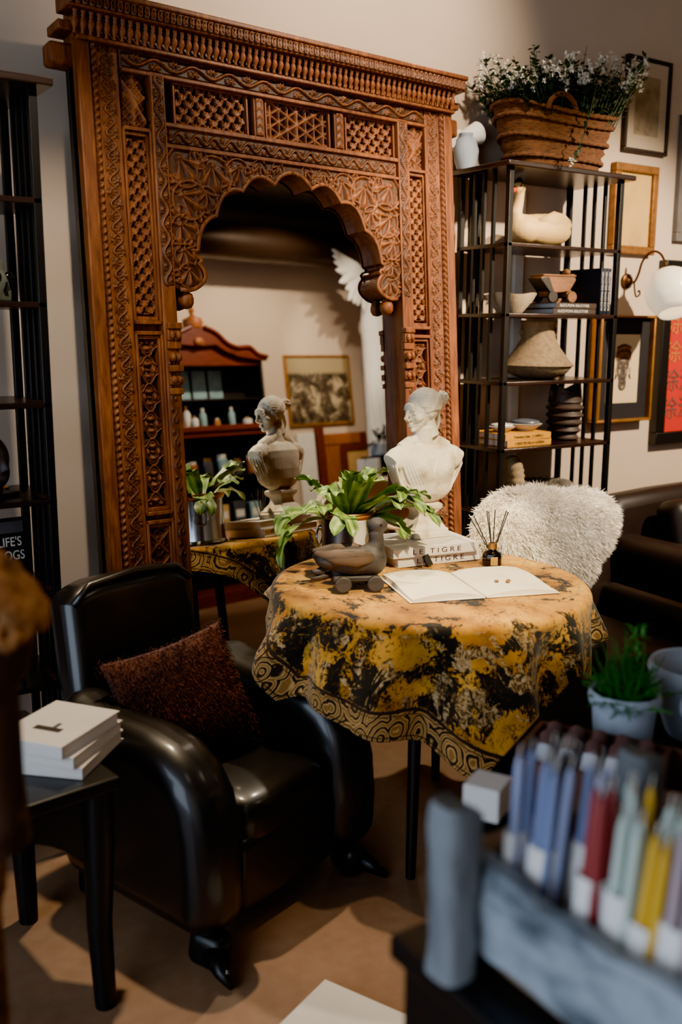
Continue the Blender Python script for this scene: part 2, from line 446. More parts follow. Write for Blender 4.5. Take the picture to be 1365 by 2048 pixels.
def f_vine(s, t, per):
    """s along, t across in -1..1"""
    ph = 2*PI*s/per
    h = G(t-.5*np.sin(ph), .16)
    for off, tc in ((.25, -.38), (.75, .38)):
        ds = ((s/per-off+.5) % 1-.5)*per*2.0/ (per*.5); dt = t-tc
        r = np.hypot(ds*1.2, dt*1.5); th = np.arctan2(dt*1.5, ds*1.2)
        h = np.maximum(h, np.where(r < .8, (.45+.5*np.cos(7*th))*(1-(r/.8)**3), 0))
        h = np.maximum(h, G(r, .18))
    return np.maximum(h, .08)
def f_quatre(U, V, uc, vc, per):
    q = ((V-vc)/per+.5) % 1-.5; p = (U-uc)/per
    def cell(p, q):
        r = np.hypot(p, q); th = np.arctan2(q, p)
        h = np.abs(np.cos(2*th))**.7*G(r-.22, .10)
        h = np.maximum(h, .9*G(r-(.42+.07*np.cos(4*th)), .045))
        h = np.maximum(h, .75*G(r-(.32+.06*np.cos(4*th)), .03))
        return np.maximum(h, G(r, .06))
    return np.maximum(cell(p, q), cell(p, ((q+.5+.5) % 1-.5)) if False else cell(p, q))
def f_lattice(U, V, per):
    a = (U+V)/per; b = (U-V)/per
    la = np.abs((a % 1)-.5)*2; lb = np.abs((b % 1)-.5)*2
    h = np.maximum(G(1-la, .28), G(1-lb, .28))
    return np.maximum(h, .75*G(np.hypot(((a+.0) % 1)-.5, ((b) % 1)-.5), .13))
def f_scales(U, V, per):
    row = np.floor(V/(per*.5)); fu = ((U/per+.5*(row % 2)) % 1)-.5; fv = (V/(per*.5) % 1)-.2
    r = np.hypot(fu, fv*.5)
    h = G(r-.40, .10)
    f2 = ((U/per+.5*((row+1) % 2)) % 1)-.5
    h = np.maximum(h, G(np.hypot(f2, (fv+.6)*.5-.55)-.32, .08))
    h = np.maximum(h, G(np.abs(fu)-.5, .1)*.9)
    return h
def f_star(U, V, uc, vc, s):
    x = (U-uc)/s; y = (V-vc)/s; h = 0*x
    for k in range(3):
        a = k*PI/3
        d = x*np.cos(a)+y*np.sin(a)
        h = np.maximum(h, G(np.abs(((d+.5) % 1)-.5), .10))
        h = np.maximum(h, .95*G(np.abs(((d+.0) % 1)-.5)-.16, .065))
    return h
def f_beads(s, t, per): return np.sqrt(np.clip(1-t**2, 0, 1))*(.25+.75*np.abs(np.sin(PI*(s/per+.28*t))))
def f_leafwave(s, t, per):
    q = (s/per) % 1-.5; sg = np.where(np.floor(s/per) % 2 == 0, 1, -1); tt = t*sg
    r = np.hypot(q*1.5, (tt+.7)*.75); th = np.arctan2((tt+.7)*.75, q*1.5)
    h = np.where(r < 1.0, .5+.45*np.cos(9*th), .1)*np.clip(1.15-r, 0, 1)
    return np.maximum(h, G(t-.55*np.sin(PI*s/per), .13))
def f_chevron(s, t, per): return .35+.6*np.abs(((s/per+.55*np.abs(t)) % 1)-.5)*2*(1-.4*np.abs(t)**4)

# glass
g = MB().box(-HI-.01, HI+.01, -.038, -.032, .10, 2.06); g.build('mirror_glass', 'mirror', mir)
bk = MB().box(-HO+.02, HO-.02, .008, .035, .06, 2.36); bk.build('backboard', 'black_wood', mir)

for sx in (-1, 1):
    def X(a): return a*sx           # a: distance from the axis
    def rl(name, a0, a1, *ar, **kw):
        u0, u1 = sorted((X(a0), X(a1))); return relief(name, u0, u1, *ar, **kw)
    st = MB()
    st.box(*sorted((X(.463), X(.512))), -.100, 0, 0, TOP-.06)           # inner pilaster
    st.box(*sorted((X(.512), X(.605))), -.060, 0, 0, TOP-.06)           # recessed field
    st.box(*sorted((X(.605), X(.700))), -.088, 0, 0, TOP)                 # outer mouldings
    st.box(*sorted((X(.695), X(HO))), -.097, -.062, 0, TOP)
    o = st.build('side_post', 'carved_plain', mir, bevel=.004)
    # outer mouldings: bead row and leaf band
    rl('bead_moulding', .672, .694, .02, TOP-.01, .090, lambda U, V: f_beads(V, (np.abs(U)-.683)/.011, .022), .013, step=.0032)
    rl('leaf_moulding', .616, .668, .02, TOP-.01, .086, lambda U, V: f_leafwave(V, (np.abs(U)-.642)/.026, .034), .010)
    # inner pilaster carving, with plain shaft where the capital sits
    rl('vine_moulding', .466, .508, 1.62, 2.24, .099, lambda U, V: f_vine(V, (np.abs(U)-.487)/.021, .085), .010)
    rl('vine_moulding', .476, .508, .12, 1.40, .099, lambda U, V: f_vine(V, (np.abs(U)-.492)/.016, .07)*np.clip((V-.9)*0+.8, 0, 1), .008)
    cap = MB()
    for z0, z1, w in ((1.49, 1.51, .118), (1.455, 1.49, .112), (1.43, 1.455, .108), (1.36, 1.38, .114), (1.32, 1.345, .110), (1.29, 1.31, .106)):
        cap.box(*sorted((X(.458), X(.505))), -w, -.09, z0, z1)
    for z, r in ((1.472, .016), (1.405, .015), (1.335, .013)):
        for aa in (.472, .492): cap.ell((X(aa), -.108, z), (.011, r, r), nu=12, nv=8)
    cap.build('capital', 'carved', mir, smooth='auto', bevel=.003)
    # side panels
    for (v0, v1, kind) in ((1.535, 2.055, 0), (.95, 1.455, 1), (.12, .875, 1)):
        if kind == 0:
            rl('side_panel', .520, .598, v0, v1, .060, lambda U, V: np.maximum(f_scales(np.abs(U)-.52, V, .039), .08), .018)
        elif v0 > .9:
            rl('side_panel', .520, .598, v0, v1, .060, lambda U, V: f_quatre(np.abs(U), V, .559, 1.20, .084), .018)
        else:
            rl('side_panel', .520, .598, v0, v1, .060, lambda U, V: np.maximum(f_quatre(np.abs(U), V, .559, .83, .08)*.8, f_lattice(np.abs(U)-.559+.04, V-.79, .08)), .018)
        fr = MB()
        for k_, w in ((0, .094), (1, .084)):
            a0, a1 = .512+.006*k_, .606-.006*k_; b0, b1 = v0-.03+.012*k_, v1+.03-.012*k_; th = .012
            fr.box(*sorted((X(a0-.0), X(a0+.008))), -w, -.05, b0, b1); fr.box(*sorted((X(a1-.008), X(a1))), -w, -.05, b0, b1)
            fr.box(*sorted((X(a0), X(a1))), -w, -.05, b0, b0+th); fr.box(*sorted((X(a0), X(a1))), -w, -.05, b1-th, b1)
        fr.build('panel_moulding', 'carved_plain', mir, bevel=.002)
    # corner block with triangular carving
    rl('corner_block', .520, .598, 2.085, 2.24, .062, lambda U, V: np.clip(.25+.75*G((np.abs(U)-.52)/.078-(V-2.10)/.12, .09)+.5*G((np.abs(U)-.559)/.04*((V-2.085)/.1-.9), .12)+.35*f_lattice(np.abs(U), V, .03), 0, 1), .022)
    # lugs of the old beams
    lg = MB(); lg.box(*sorted((X(HO-.01), X(HO+.065))), -.065, -.002, 2.235, 2.30)
    lg.build('beam_end', 'carved_plain', mir, bevel=.012, seg=3)
    lg = MB(); lg.box(*sorted((X(HO-.01), X(HO+.045))), -.09, -.002, 2.325, 2.352)
    lg.build('beam_end', 'carved_plain', mir, bevel=.004)

# rails over the arch
rail = MB(); rail.box(-.512, .512, -.085, 0, 2.035, 2.112); rail.box(-.512, .512, -.097, -.02, 2.098, 2.112); rail.box(-.512, .512, -.100, -.02, 2.035, 2.046)
rail.build('lower_rail', 'carved_plain', mir, bevel=.003)
relief('lower_rail_carving', -.455, .455, 2.05, 2.096, .086, lambda U, V: f_vine(U, (V-2.073)/.023, .062), .010)
rail = MB(); rail.box(-.60, .60, -.088, 0, 2.24, 2.31); rail.box(-HO, HO, -.115, -.01, 2.300, 2.312); rail.box(-.60, .60, -.100, -.02, 2.236, 2.248)
rail.build('upper_rail', 'carved_plain', mir, bevel=.003)
relief('upper_rail_carving', -.60, .60, 2.25, 2.299, .089, lambda U, V: f_vine(U, (V-2.2745)/.0245, .13), .012)
# row of three lattice panels and two dividers
bkp = MB().box(-.463, .463, -.05, -.012, 2.10, 2.245); bkp.build('lattice_backing', 'black_wood', mir)
for (a0, a1, kd) in ((-.42, -.165, 0), (-.085, .165, 1), (.245, .455, 0)):
    lo = .052
    if kd: fn = lambda U, V, c=(a0+a1)/2: f_star(U, V, c, 2.175, .108)
    else: fn = lambda U, V: f_scales(U, V, .043)
    relief('lattice_panel', a0, a1, 2.116, 2.236, lo, fn, .022, mat='carved', tintpow=.6)
    fr = MB(); fr.box(a0-.008, a0, -.082, -.04, 2.112, 2.24); fr.box(a1, a1+.008, -.082, -.04, 2.112, 2.24); fr.box(a0, a1, -.082, -.04, 2.108, 2.118); fr.box(a0, a1, -.082, -.04, 2.232, 2.24)
    fr.build('panel_moulding', 'carved_plain', mir, bevel=.002)
for a0, a1 in ((-.138, -.098), (.188, .230)):
    MB().box(a0, a1, -.085, -.04, 2.105, 2.24).build('lattice_divider', 'carved_plain', mir, bevel=.002)
    relief('divider_carving', a0+.004, a1-.004, 2.114, 2.236, .0855, lambda U, V, c=(a0+a1)/2: f_chevron(V, (U-c)/.018, .026), .006)
# cornice: baluster row and egg beam
cor = MB(); cor.box(-.775, .76, -.150, -.06, 2.372, 2.425); cor.box(-.785, .77, -.158, -.06, 2.412, 2.428); cor.box(-.73, .73, -.07, -.002, 2.372, 2.425)
cor.build('cornice_beam', 'carved_plain', mir, bevel=.004)
def f_egg(U, V):
    p = (U/.021) % 1-.5; q = (V-2.392)/.02
    return np.maximum(G(np.hypot(p*2.0, q*.9)-.62, .16), .9*G(np.hypot(p*2.2, q), .3))
relief('cornice_carving', -.772, .755, 2.374, 2.411, .151, f_egg, .009, step=.0024)
prof = [(.004, 0), (.007, .003), (.004, .008), (.006, .014), (.0105, .026), (.0095, .034), (.0045, .044), (.0075, .048), (.005, .052), (.008, .058), (.008, .062)]
MB().box(-.735, .73, -.085, -.02, 2.308, 2.374).build('baluster_backing', 'carved_plain', mir)
first = None
for i in range(62):
    x = -.745+i*.0240
    if first is None:
        first = MB().lathe(prof, 10).build('baluster', 'carved', mir, smooth=True); o = first
    else:
        o = first.copy(); COL.objects.link(o); o.parent = mir
    o.location = (x, -.113, 2.311); o.rotation_euler = (R(14), 0, 0)
# cusped arch board
half = [(0, 2.012)]
def lobe(p0, pm, p1, n=9):
    c = (2*pm[0]-.5*(p0[0]+p1[0]), 2*pm[1]-.5*(p0[1]+p1[1]))
    for i in range(1, n+1):
        t = i/n; half.append(tuple((1-t)**2*p0[k]+2*t*(1-t)*c[k]+t*t*p1[k] for k in (0, 1)))
lobe((0, 2.012), (.045, 1.998), (.074, 1.966)); lobe((.074, 1.966), (.143, 1.985), (.20, 1.934)); lobe((.20, 1.934), (.264, 1.922), (.303, 1.848))
lobe((.303, 1.848), (.352, 1.812), (.374, 1.738)); lobe((.374, 1.738), (.390, 1.727), (.377, 1.713), 5)
half += [(.370, 1.712), (.364, 1.706), (.368, 1.699), (.376, 1.697)]
lobe((.376, 1.697), (.353, 1.655), (.392, 1.618)); half += [(.415, 1.612), (.445, 1.614), (.4625, 1.625)]
inner = half
poly = [(.4625, 2.04)]+[]
right = inner
left = [(-x, z) for x, z in inner[::-1]][:-1]
outline = left+right+[(.4625, 2.04), (-.4625, 2.04)]
from mathutils.geometry import intersect_point_line
PX = np.array(outline)
def inside(U, V):
    c = np.zeros(U.shape, bool); n = len(PX); j = n-1
    for i in range(n):
        xi, yi = PX[i]; xj, yj = PX[j]
        if yi != yj:
            cond = ((yi > V) != (yj > V)) & (U < (xj-xi)*(V-yi)/(yj-yi)+xi); c ^= cond
        j = i
    return c
MB().prism(outline, -.088, -.03).build('arch_board', 'carved_plain', mir)
fans = [(.405, 1.985, .060, -2.2), (.305, 1.968, .058, -1.7), (.395, 1.885, .056, -2.6), (.215, 1.985, .044, -1.2), (.335, 1.895, .036, -1.4), (.130, 2.008, .028, -1.5),
        (.165, 1.995, .022, -.4), (.418, 1.795, .044, -2.2), (.395, 1.745, .024, 2.8), (.420, 1.715, .036, -1.8), (.255, 1.935, .026, -1.1), (.060, 2.016, .022, -1.0), (.095, 1.995, .016, -1.0),
        (.408, 1.655, .038, -1.6), (.435, 1.84, .030, 1.6), (.355, 2.015, .030, 2.0), (.255, 2.018, .022, 0), (.44, 1.935, .026, 0), (.35, 1.845, .022, -2.4), (.445, 1.655, .02, 0), (.44, 1.75, .02, 0)]
def f_arch(U, V):
    A = np.abs(U); h = np.full(A.shape, .12)
    for cx, cy, r_, d in fans:
        bx = cx-math.cos(d)*r_*.55; by = cy-math.sin(d)*r_*.55
        dx = A-bx; dy = V-by; r = np.hypot(dx, dy)/(r_*1.45); th = (np.arctan2(dy, dx)-d+PI) % (2*PI)-PI
        hh = np.where((r < 1) & (np.abs(th) < 1.25), (.45+.5*np.cos(th*8.5)*np.clip(r*2.5, 0, 1))*np.clip((1-r)*4, 0, 1)**.5*(.65+.35*np.cos(th)), 0)
        h = np.maximum(h, hh); h = np.maximum(h, .9*G(r, .12))
        rr = np.hypot(A-cx, V-cy)/r_; tt = (np.arctan2(V-cy, A-cx)-d) % (2*PI)
        h = np.maximum(h, np.where(tt < 5.6, .8*G(rr-(1.0+.10*tt/5.6), .085), 0))
    return h
step = .0026
U, V = np.meshgrid(np.arange(-.4625, .4626, step), np.arange(1.605, 2.04, step))
h = np.clip(f_arch(U, V), 0, 1)
msk = inside(U, V)
P = np.stack([U, -(.088+.013*(h+nrs.rand(*h.shape)*.05)), V], -1)
grid_mesh('arch_carving', P, 'carved', mir, tint=np.clip(1-h, 0, 1)*.85, mask=msk)
for sx in (1, -1):
    MB().tube([(x*sx, -.093, z) for x, z in inner[:-1]], [(.0035, .007)]*(len(inner)-1), 8, flat=(0, 1, 0)).build('arch_rim', 'carved_plain', mir, smooth=True)
    bl = MB().lathe([(.006, .052), (.02, .05), (.016, .044), (.030, .035), (.0355, .015), (.034, -.005), (.024, -.022), (.006, -.028)], 20)
    o = bl.build('pendant_ball', 'carved', mir, smooth=True); o.location = (.412*sx, -.065, 1.577); o.scale = (.72, .72, .72)
sill = MB().box(-.463, .463, -.09, 0, .0, .115); sill.build('bottom_rail', 'carved_plain', mir, bevel=.004)
# ------------------------------------------------------------------ round table, cloth and what stands on it
TC = (1.735, 2.18); TR_ = .455; TZ = .775
CA, CB = Vector((.838, -.546, 0)), Vector((.546, .838, 0))
tb = thing('round_table', 'round table hidden beneath the mustard toile cloth in front of the mirror', 'table', (*TC, 0))
MB().lathe([(.02, .742), (TR_-.02, .742), (TR_-.012, .748), (TR_-.012, .766), (TR_-.02, .771), (.02, .771)], 48).build('tabletop', 'table_wood', tb, smooth='auto')
MB().lathe([(.30, .69), (.30, .742), (.28, .742), (.28, .69), (.30, .69)], 32, close=False).build('apron', 'black_wood', tb, smooth='auto')
for i in range(4):
    a = R(45+90*i)
    MB().tube([(.25*math.cos(a), .25*math.sin(a), .70), (.31*math.cos(a), .31*math.sin(a), 0)], [.022, .014], 12).build('leg', 'black_wood', tb, smooth='auto')

quad = [(-.60, -.44), (.62, -.74), (.64, .62), (-.44, .64)]
nx, ny = 300, 300
sx_, sy_ = np.meshgrid(np.linspace(0, 1, nx), np.linspace(0, 1, ny))
q = np.array(quad)
FA = (1-sx_)*(1-sy_)*q[0, 0]+sx_*(1-sy_)*q[1, 0]+sx_*sy_*q[2, 0]+(1-sx_)*sy_*q[3, 0]
FA0 = None
FB = -.21*np.sin(PI*sx_)*(1-sy_)+(1-sx_)*(1-sy_)*q[0, 1]+sx_*(1-sy_)*q[1, 1]+sx_*sy_*q[2, 1]+(1-sx_)*sy_*q[3, 1]
r = np.hypot(FA, FB); ph = np.arctan2(FB, FA)
d = np.clip(r-TR_+.01, 0, None)
rr = .022
arc = np.minimum(d/rr, PI/2)
hr = rr*np.sin(arc); dz = rr*(1-np.cos(arc)); rest = np.clip(d-rr*PI/2, 0, None)
fold = np.sin(ph*9+.7)+.55*np.sin(ph*17+2.0)+.35*np.sin(ph*5+1)
left = np.clip(np.cos(ph-PI*1.05), 0, 1)**2
amp = np.minimum(rest*.42, .055)
flare = .14+.28*left+.10*np.sin(ph*3)
hr = hr+rest*flare+amp*fold*.62
zz = TZ-dz-rest*(.97-.12*left)-.012*np.sin(ph*9+1)*np.clip(rest*5, 0, 1)
R0 = np.minimum(r, TR_-.01)
RR = R0+hr
ca, cb = RR*np.cos(ph), RR*np.sin(ph)
wob = (np.sin(FA*31+FB*13)*np.sin(FB*27-FA*9))*.0012*(d == 0)
P = np.stack([TC[0]+ca*CA.x+cb*CB.x, TC[1]+ca*CA.y+cb*CB.y, zz+wob], -1)
edge = np.minimum(np.minimum(sx_, 1-sx_)*1.15, np.minimum(sy_, 1-sy_)*1.25)
cl = grid_mesh('tablecloth', P, 'cloth', None, uv=np.stack([FA, FB], -1), attrs={'drop': np.clip(d/.06, 0, 1), 'border': np.clip(1-edge/.085, 0, 1)})
so = cl.modifiers.new('t', 'SOLIDIFY'); so.thickness = .002; so.offset = 1
tag(cl, 'mustard and black toile tablecloth draped over the round table', 'tablecloth')
TOPZ = TZ+.004

# --- books (cover boards, spine, page block); local: spine along -y, x centred, base z=0
def book(name, label, cat, w, dp, t, loc, rz, cover='cover_white', pages='paper', group=None, ct=.003, rot=None):
    b_ = thing(name, label, cat, loc, rz, group, rot)
    c = MB(); c.box(-w/2, w/2, -dp/2, dp/2, 0, ct); c.box(-w/2, w/2, -dp/2, dp/2, t-ct, t); c.box(-w/2, w/2, -dp/2, -dp/2+ct, ct, t-ct)
    c.build('cover', cover, b_, bevel=.0012)
    MB().box(-w/2+.004, w/2-.004, -dp/2+ct, dp/2-.005, ct, t-ct).build('page_block', pages, b_)
    return b_
for i, (dx, rzz, tt, zz_) in enumerate([(0.018, R(-8), .031, TOPZ), (0, R(-9.5), .031, TOPZ+.0315)]):
    bo = book('art_book', ('thick white art book directly on the cloth, lower of the pair under the bust', 'thick white art book on top of the pair, carrying the white bust')[i], 'book', .305, .225, tt,
              (1.890+dx*1.0, 2.436-.008*i, zz_), rzz, group='white art books under the bust')
    text('spine_lettering', 'LE TIGRE', .0225, 'ink_red', bo.children[0], (0, -.1127, tt*.5), (PI/2, 0, 0), sx=1.35, sp=1.5)
BUZ = TOPZ+.0315*2+.0005

# --- plaster bust
bust = thing('plaster_bust', 'white plaster bust of a draped woman looking left, on the stacked books', 'bust', (1.938, 2.478, BUZ), R(-9))
pl = MB()
def sq(h, z, n=4):
    return [(-h, -h, z), (h, -h, z), (h, h, z), (-h, h, z)]
prf = [(.068, 0), (.068, .016), (.062, .019), (.062, .027), (.056, .030), (.050, .040), (.038, .054), (.033, .066), (.034, .078), (.044, .090), (.047, .093), (.047, .106), (.040, .110)]
vs = []; fs = []
for h_, z in prf: vs += sq(h_, z)
for j in range(len(prf)-1):
    for i in range(4): fs.append((j*4+i, j*4+(i+1) % 4, (j+1)*4+(i+1) % 4, (j+1)*4+i))
fs += [(3, 2, 1, 0), tuple(len(vs)-4+i for i in range(4))]
pl.add(vs, fs); pl.build('pedestal', 'plaster', bust, bevel=.0016, smooth='auto')
TPR = [(.034, .106), (.052, .113), (.074, .126), (.090, .150), (.098, .19), (.101, .235), (.100, .262), (.074, .288), (.040, .302)]
tb_ = MB()     # torso
tb_.lathe(TPR, 36, mat=Matrix.Diagonal((1.06, .64, 1, 1)))
def rz_(z): return float(np.interp(z, [p[1] for p in TPR], [p[0] for p in TPR]))
def ysf(x, z):
    r_ = rz_(z); q_ = 1-(x/(1.06*r_))**2
    return -.64*r_*math.sqrt(max(q_, .02))
tb_.ell((0, 0, .268), (.098, .046, .032)); tb_.ell((-.045, -.040, .222), (.036, .026, .032)); tb_.ell((.045, -.040, .222), (.036, .026, .032))
for s in (-1, 1):      # arm stumps, cut square
    tb_.tube([(s*.070, .0, .268), (s*.100, -.002, .255), (s*.122, -.006, .240)], [.036, .038, .036], 20)
    tb_.tube([(s*.085, .0, .285), (s*.05, .006, .302), (s*.02, .008, .320)], [.022, .024, .020], 12)
tb_.tube([(0, .004, .27), (-.002, .002, .31), (-.006, -.004, .36)], [(.042, .040), (.031, .031), (.031, .033)], 18)
for s in (-1, 1):     # drapery: long folds falling from each shoulder to a V between the breasts, then fanning to the hem
    for k in range(11):
        f = k/10; xs = s*(.034+.062*f); xe = -s*.012+s*.070*f**1.2; ze = .195-.045*f
        pts = []
        for j in range(9):
            t = j/8; z = .296-.012*f-(.296-.012*f-ze)*t; x = xs+(xe-xs)*t+s*.010*math.sin(PI*t)
            bulge = -.016*math.exp(-(((abs(x)-.045)/.032)**2+((z-.222)/.03)**2))
            pts.append((x, ysf(x, z)+bulge-.002, z))
        tb_.tube(pts, [.003, .0048, .0052, .0052, .0052, .005, .0045, .004, .002], 8)
    for k in range(8):
        f = k/7; xs = s*(.006+.088*f); xe = s*(.004+.045*f)
        pts = [(xs+(xe-xs)*t, ysf(xs+(xe-xs)*t, .20-.075*t)-.001, .20-.03*f*(1-t)-.075*t) for t in (0, .25, .5, .75, 1)]
        tb_.tube(pts, [.002, .0045, .0048, .0042, .002], 8)
    for k in range(5): tb_.tube([(s*(.112+.003*k), -.034+.015*k, .268), (s*.121, -.036+.016*k, .235), (s*.100, -.028+.014*k, .18), (s*.078, -.02+.01*k, .14)], .0048, 6)
# head
HM = T(-.004, -.004, .352) @ RZ(R(-80)) @ RX(R(9))   # turned to the viewer's left, eyes lowered
hd = MB()
def he(c, r, **k_): hd.ell(HM @ Vector(c), r, mat=HM.to_3x3().to_4x4(), **k_)
def ht(pts, r, n=8): hd.tube([HM @ Vector(p) for p in pts], r, n)
he((0, .010, .068), (.045, .055, .054)); he((0, -.020, .050), (.036, .036, .050)); he((0, -.033, .012), (.020, .017, .017)); he((0, -.025, .026), (.029, .026, .026))
ht([(0, .02, -.03), (0, .012, .01), (0, .01, .04)], [.032, .030, .030], 14)
he((0, -.050, .076), (.026, .010, .016))
ht([(0, -.058, .068), (0, -.064, .052), (0, -.071, .040)], [.0052, .0062, .0078], 10); he((-.006, -.062, .037), .0055); he((.006, -.062, .037), .0055)
for s in (-1, 1):
    he((s*.019, -.051, .0690), (.013, .005, .0028)); he((s*.019, -.046, .0590), (.009, .0075, .0052)); he((s*.019, -.0515, .0570), (.0095, .003, .0014)); he((s*.024, -.036, .043), (.015, .015, .014))
    he((s*.041, .006, .054), (.006, .012, .017))
he((0, -.0565, .0245), (.0115, .006, .0030)); he((0, -.0555, .0170), (.0098, .006, .0034)); he((0, -.046, .004), (.012, .009, .009))
hd_face = hd
hair = MB()
def wt(pts, r, n=8): hair.tube([HM @ Vector(p) for p in pts], r, n)
HC, HR = (0, .013, .072), (.047, .054, .052)
def hp(s, u, v, o=0): return (s*(HR[0]+o)*math.sin(u)*math.cos(v), HC[1]+(HR[1]+o)*math.sin(v), HC[2]+(HR[2]+o)*math.cos(u)*math.cos(v))
hair.ell(HM @ Vector((0, .022, .080)), (.0455, .050, .047), mat=HM.to_3x3().to_4x4())
for s in (-1, 1):
    for k in range(13):
        u0 = R(4+8.2*k); v0 = R(-64+1.6*k) if k < 11 else R(-36)
        pts = []
        for j in range(12):
            t = j/11; v = v0+(R(82)-v0)*t; u = u0+R(4.5)*math.sin(v*6+k*.9)*(1-t)
            pts.append(hp(s, u, v, .0012*math.sin(v*9+k*1.3)))
        wt(pts, [.0035]+[.0062]*8+[.0055, .0048, .004], 7)
bn_ = Vector((0, .083, .082))
hair.ell(HM @ bn_, (.019, .019, .020))
for k in range(9):
    a = 2*PI*k/9; wt([bn_+Vector((.015*math.cos(a), -.008, .015*math.sin(a))), bn_+Vector((.021*math.cos(a+.5), .004, .021*math.sin(a+.5))), bn_+Vector((.012*math.cos(a+1.1), .018, .012*math.sin(a+1.1)))], .0055)
for k in range(4): wt([(-.010+.006*k, .060, .045), (-.012+.007*k, .058, .012), (-.008+.005*k, .046, -.018)], [.0055, .005, .003])
body = MB(); body.add(tb_.v, tb_.f); body.add(hd_face.v, hd_face.f)
body.build('figure', 'plaster', bust, remesh=.0024, smoothit=2)
hair.build('hair', 'plaster', bust, remesh=.0024, smoothit=1)

# --- silver cachepot with staghorn fern
pot = thing('potted_fern', 'staghorn fern in a silver cachepot with ring handles beside the mirror', 'potted plant', (1.60, 2.42, TOPZ), R(20))
MB().lathe([(.084, 0), (.086, .004), (.082, .010), (.078, .014), (.077, .03), (.079, .16), (.081, .172), (.086, .178), (.088, .184), (.084, .186), (.078, .180), (.074, .15), (.072, .02), (.01, .016)], 48).build('cachepot', 'silver', pot, smooth='auto')
MB().lathe([(.0795, .166), (.084, .170), (.0895, .180), (.0895, .187), (.085, .189), (.080, .186)], 48, close=False).build('rim', 'brass', pot, smooth=True)
for a in (R(-72), R(108)):
    rg = MB(); c0 = Vector((math.cos(a)*.086, math.sin(a)*.086, .118)); tg = Vector((-math.sin(a), math.cos(a), 0))
    rg.tube([c0+tg*(.026*math.sin(t))+Vector((math.cos(a)*.004, math.sin(a)*.004, .026*math.cos(t)-.020)) for t in [2*PI*i/24 for i in range(25)]], .0032, 8)
    rg.ell(c0+Vector((0, 0, .008)), (.009, .009, .009)); rg.build('ring_handle', 'silver', pot, smooth=True)
MB().lathe([(.005, .150), (.074, .148), (.074, .14), (.005, .138)], 24).build('moss', 'soil', pot, smooth=True)
LV = []; LF = []; LD = []
def strip(p, az, el, L, w0, w1, droop, roll=0, n=14, tipw=.3, forks=0, depth=0, wav=0):
    """one frond blade; returns nothing, appends to LV/LF"""
    p = Vector(p); b0 = len(LV); ang = el; rows = []
    for i in range(n+1):
        t = i/n
        if forks and depth == 0: w = w0+(w1-w0)*t**.8
        else: w = (w0+(w1-w0)*math.sin(min(t*1.9, 1.15)))*(1 if t < .55 else max(tipw*.2, (1-((t-.55)/.45)**1.6)))
        dv = Vector((math.cos(az)*math.cos(ang), math.sin(az)*math.cos(ang), math.sin(ang)))
        sd = Vector((-math.sin(az), math.cos(az), 0)); up = sd.cross(dv)*-1
        sd2 = sd*math.cos(roll)+up*math.sin(roll); u2 = up*math.cos(roll)-sd*math.sin(roll)
        e = .006*math.sin(t*9+az*3)*wav
        for k_, (s, lift) in enumerate(((-1, .22), (-.5, .06), (0, 0), (.5, .06), (1, .22))):
            LV.append(tuple(p+sd2*(s*w)+u2*(lift*w+e*s))); LD.append(.8 if k_ == 2 else (.35 if k_ in (0, 4) else 0))
        rows.append((p.copy(), ang)); p = p+dv*(L/n); ang -= droop/n*(1+.6*t)
    for i in range(n):
        for k_ in range(4):
            a = b0+i*5+k_; LF.append((a, a+1, a+6, a+5))
    if forks and depth == 0:
        pe, ae = rows[-1]
        pe = rows[-2][0]
        for j in range(forks):
            o = (j-(forks-1)/2)
            strip(pe, az+o*.95+rnd.uniform(-.15, .15), ae, L*rnd.uniform(.38, .55), w1*.55, w1*.62, droop*.9+rnd.uniform(.1, .6), roll+o*.25, 9, depth=1, wav=wav)
specs = [(-140, 55, .16, .5, 2), (-150, 42, .17, .6, 2), (-175, 20, .19, 1.0, 2), (165, 32, .17, .9, 2), (-125, 35, .16, .8, 2), (-95, 66, .15, .45, 2), (-72, 48, .15, .7, 2), (-48, 42, .19, .7, 2), (-35, 25, .19, .5, 3),
         (-22, 36, .19, .45, 2), (20, 62, .14, .4, 2), (52, 55, .13, .4, 2), (85, 50, .15, .7, 2), (120, 30, .15, .9, 2), (-110, 75, .16, .4, 2), (-55, 55, .17, .8, 3), (140, 65, .15, .5, 2), (-40, 20, .12, .9, 2)]
for az, el, L, dr, fk in specs:
    a = R(az-20)
    strip((.022*math.cos(a), .022*math.sin(a), .150), a, R(el), L*rnd.uniform(1.0, 1.22), .0075, .040, dr*.8, rnd.uniform(-.35, .35), 12, forks=fk, wav=1)
def leafmesh(name, V, F, D, mat, parent):
    me = bpy.data.meshes.new(name); me.from_pydata(V, [], F); me.update()
    at = me.attributes.new('tint', 'FLOAT', 'POINT'); at.data.foreach_set('value', np.array(D, np.float32))
    return link(me, name, mat, parent, True)
leafmesh('foliage', LV, LF, LD, 'leaf', pot)
hb = MB()
for k in range(7):
    a = R(51*k); hb.ell((.028*math.cos(a), .028*math.sin(a), .160+.01*math.sin(k)), (.022, .018, .026), nu=12, nv=8)
hb.build('shield_fronds', 'duck_light', pot, smooth=True)

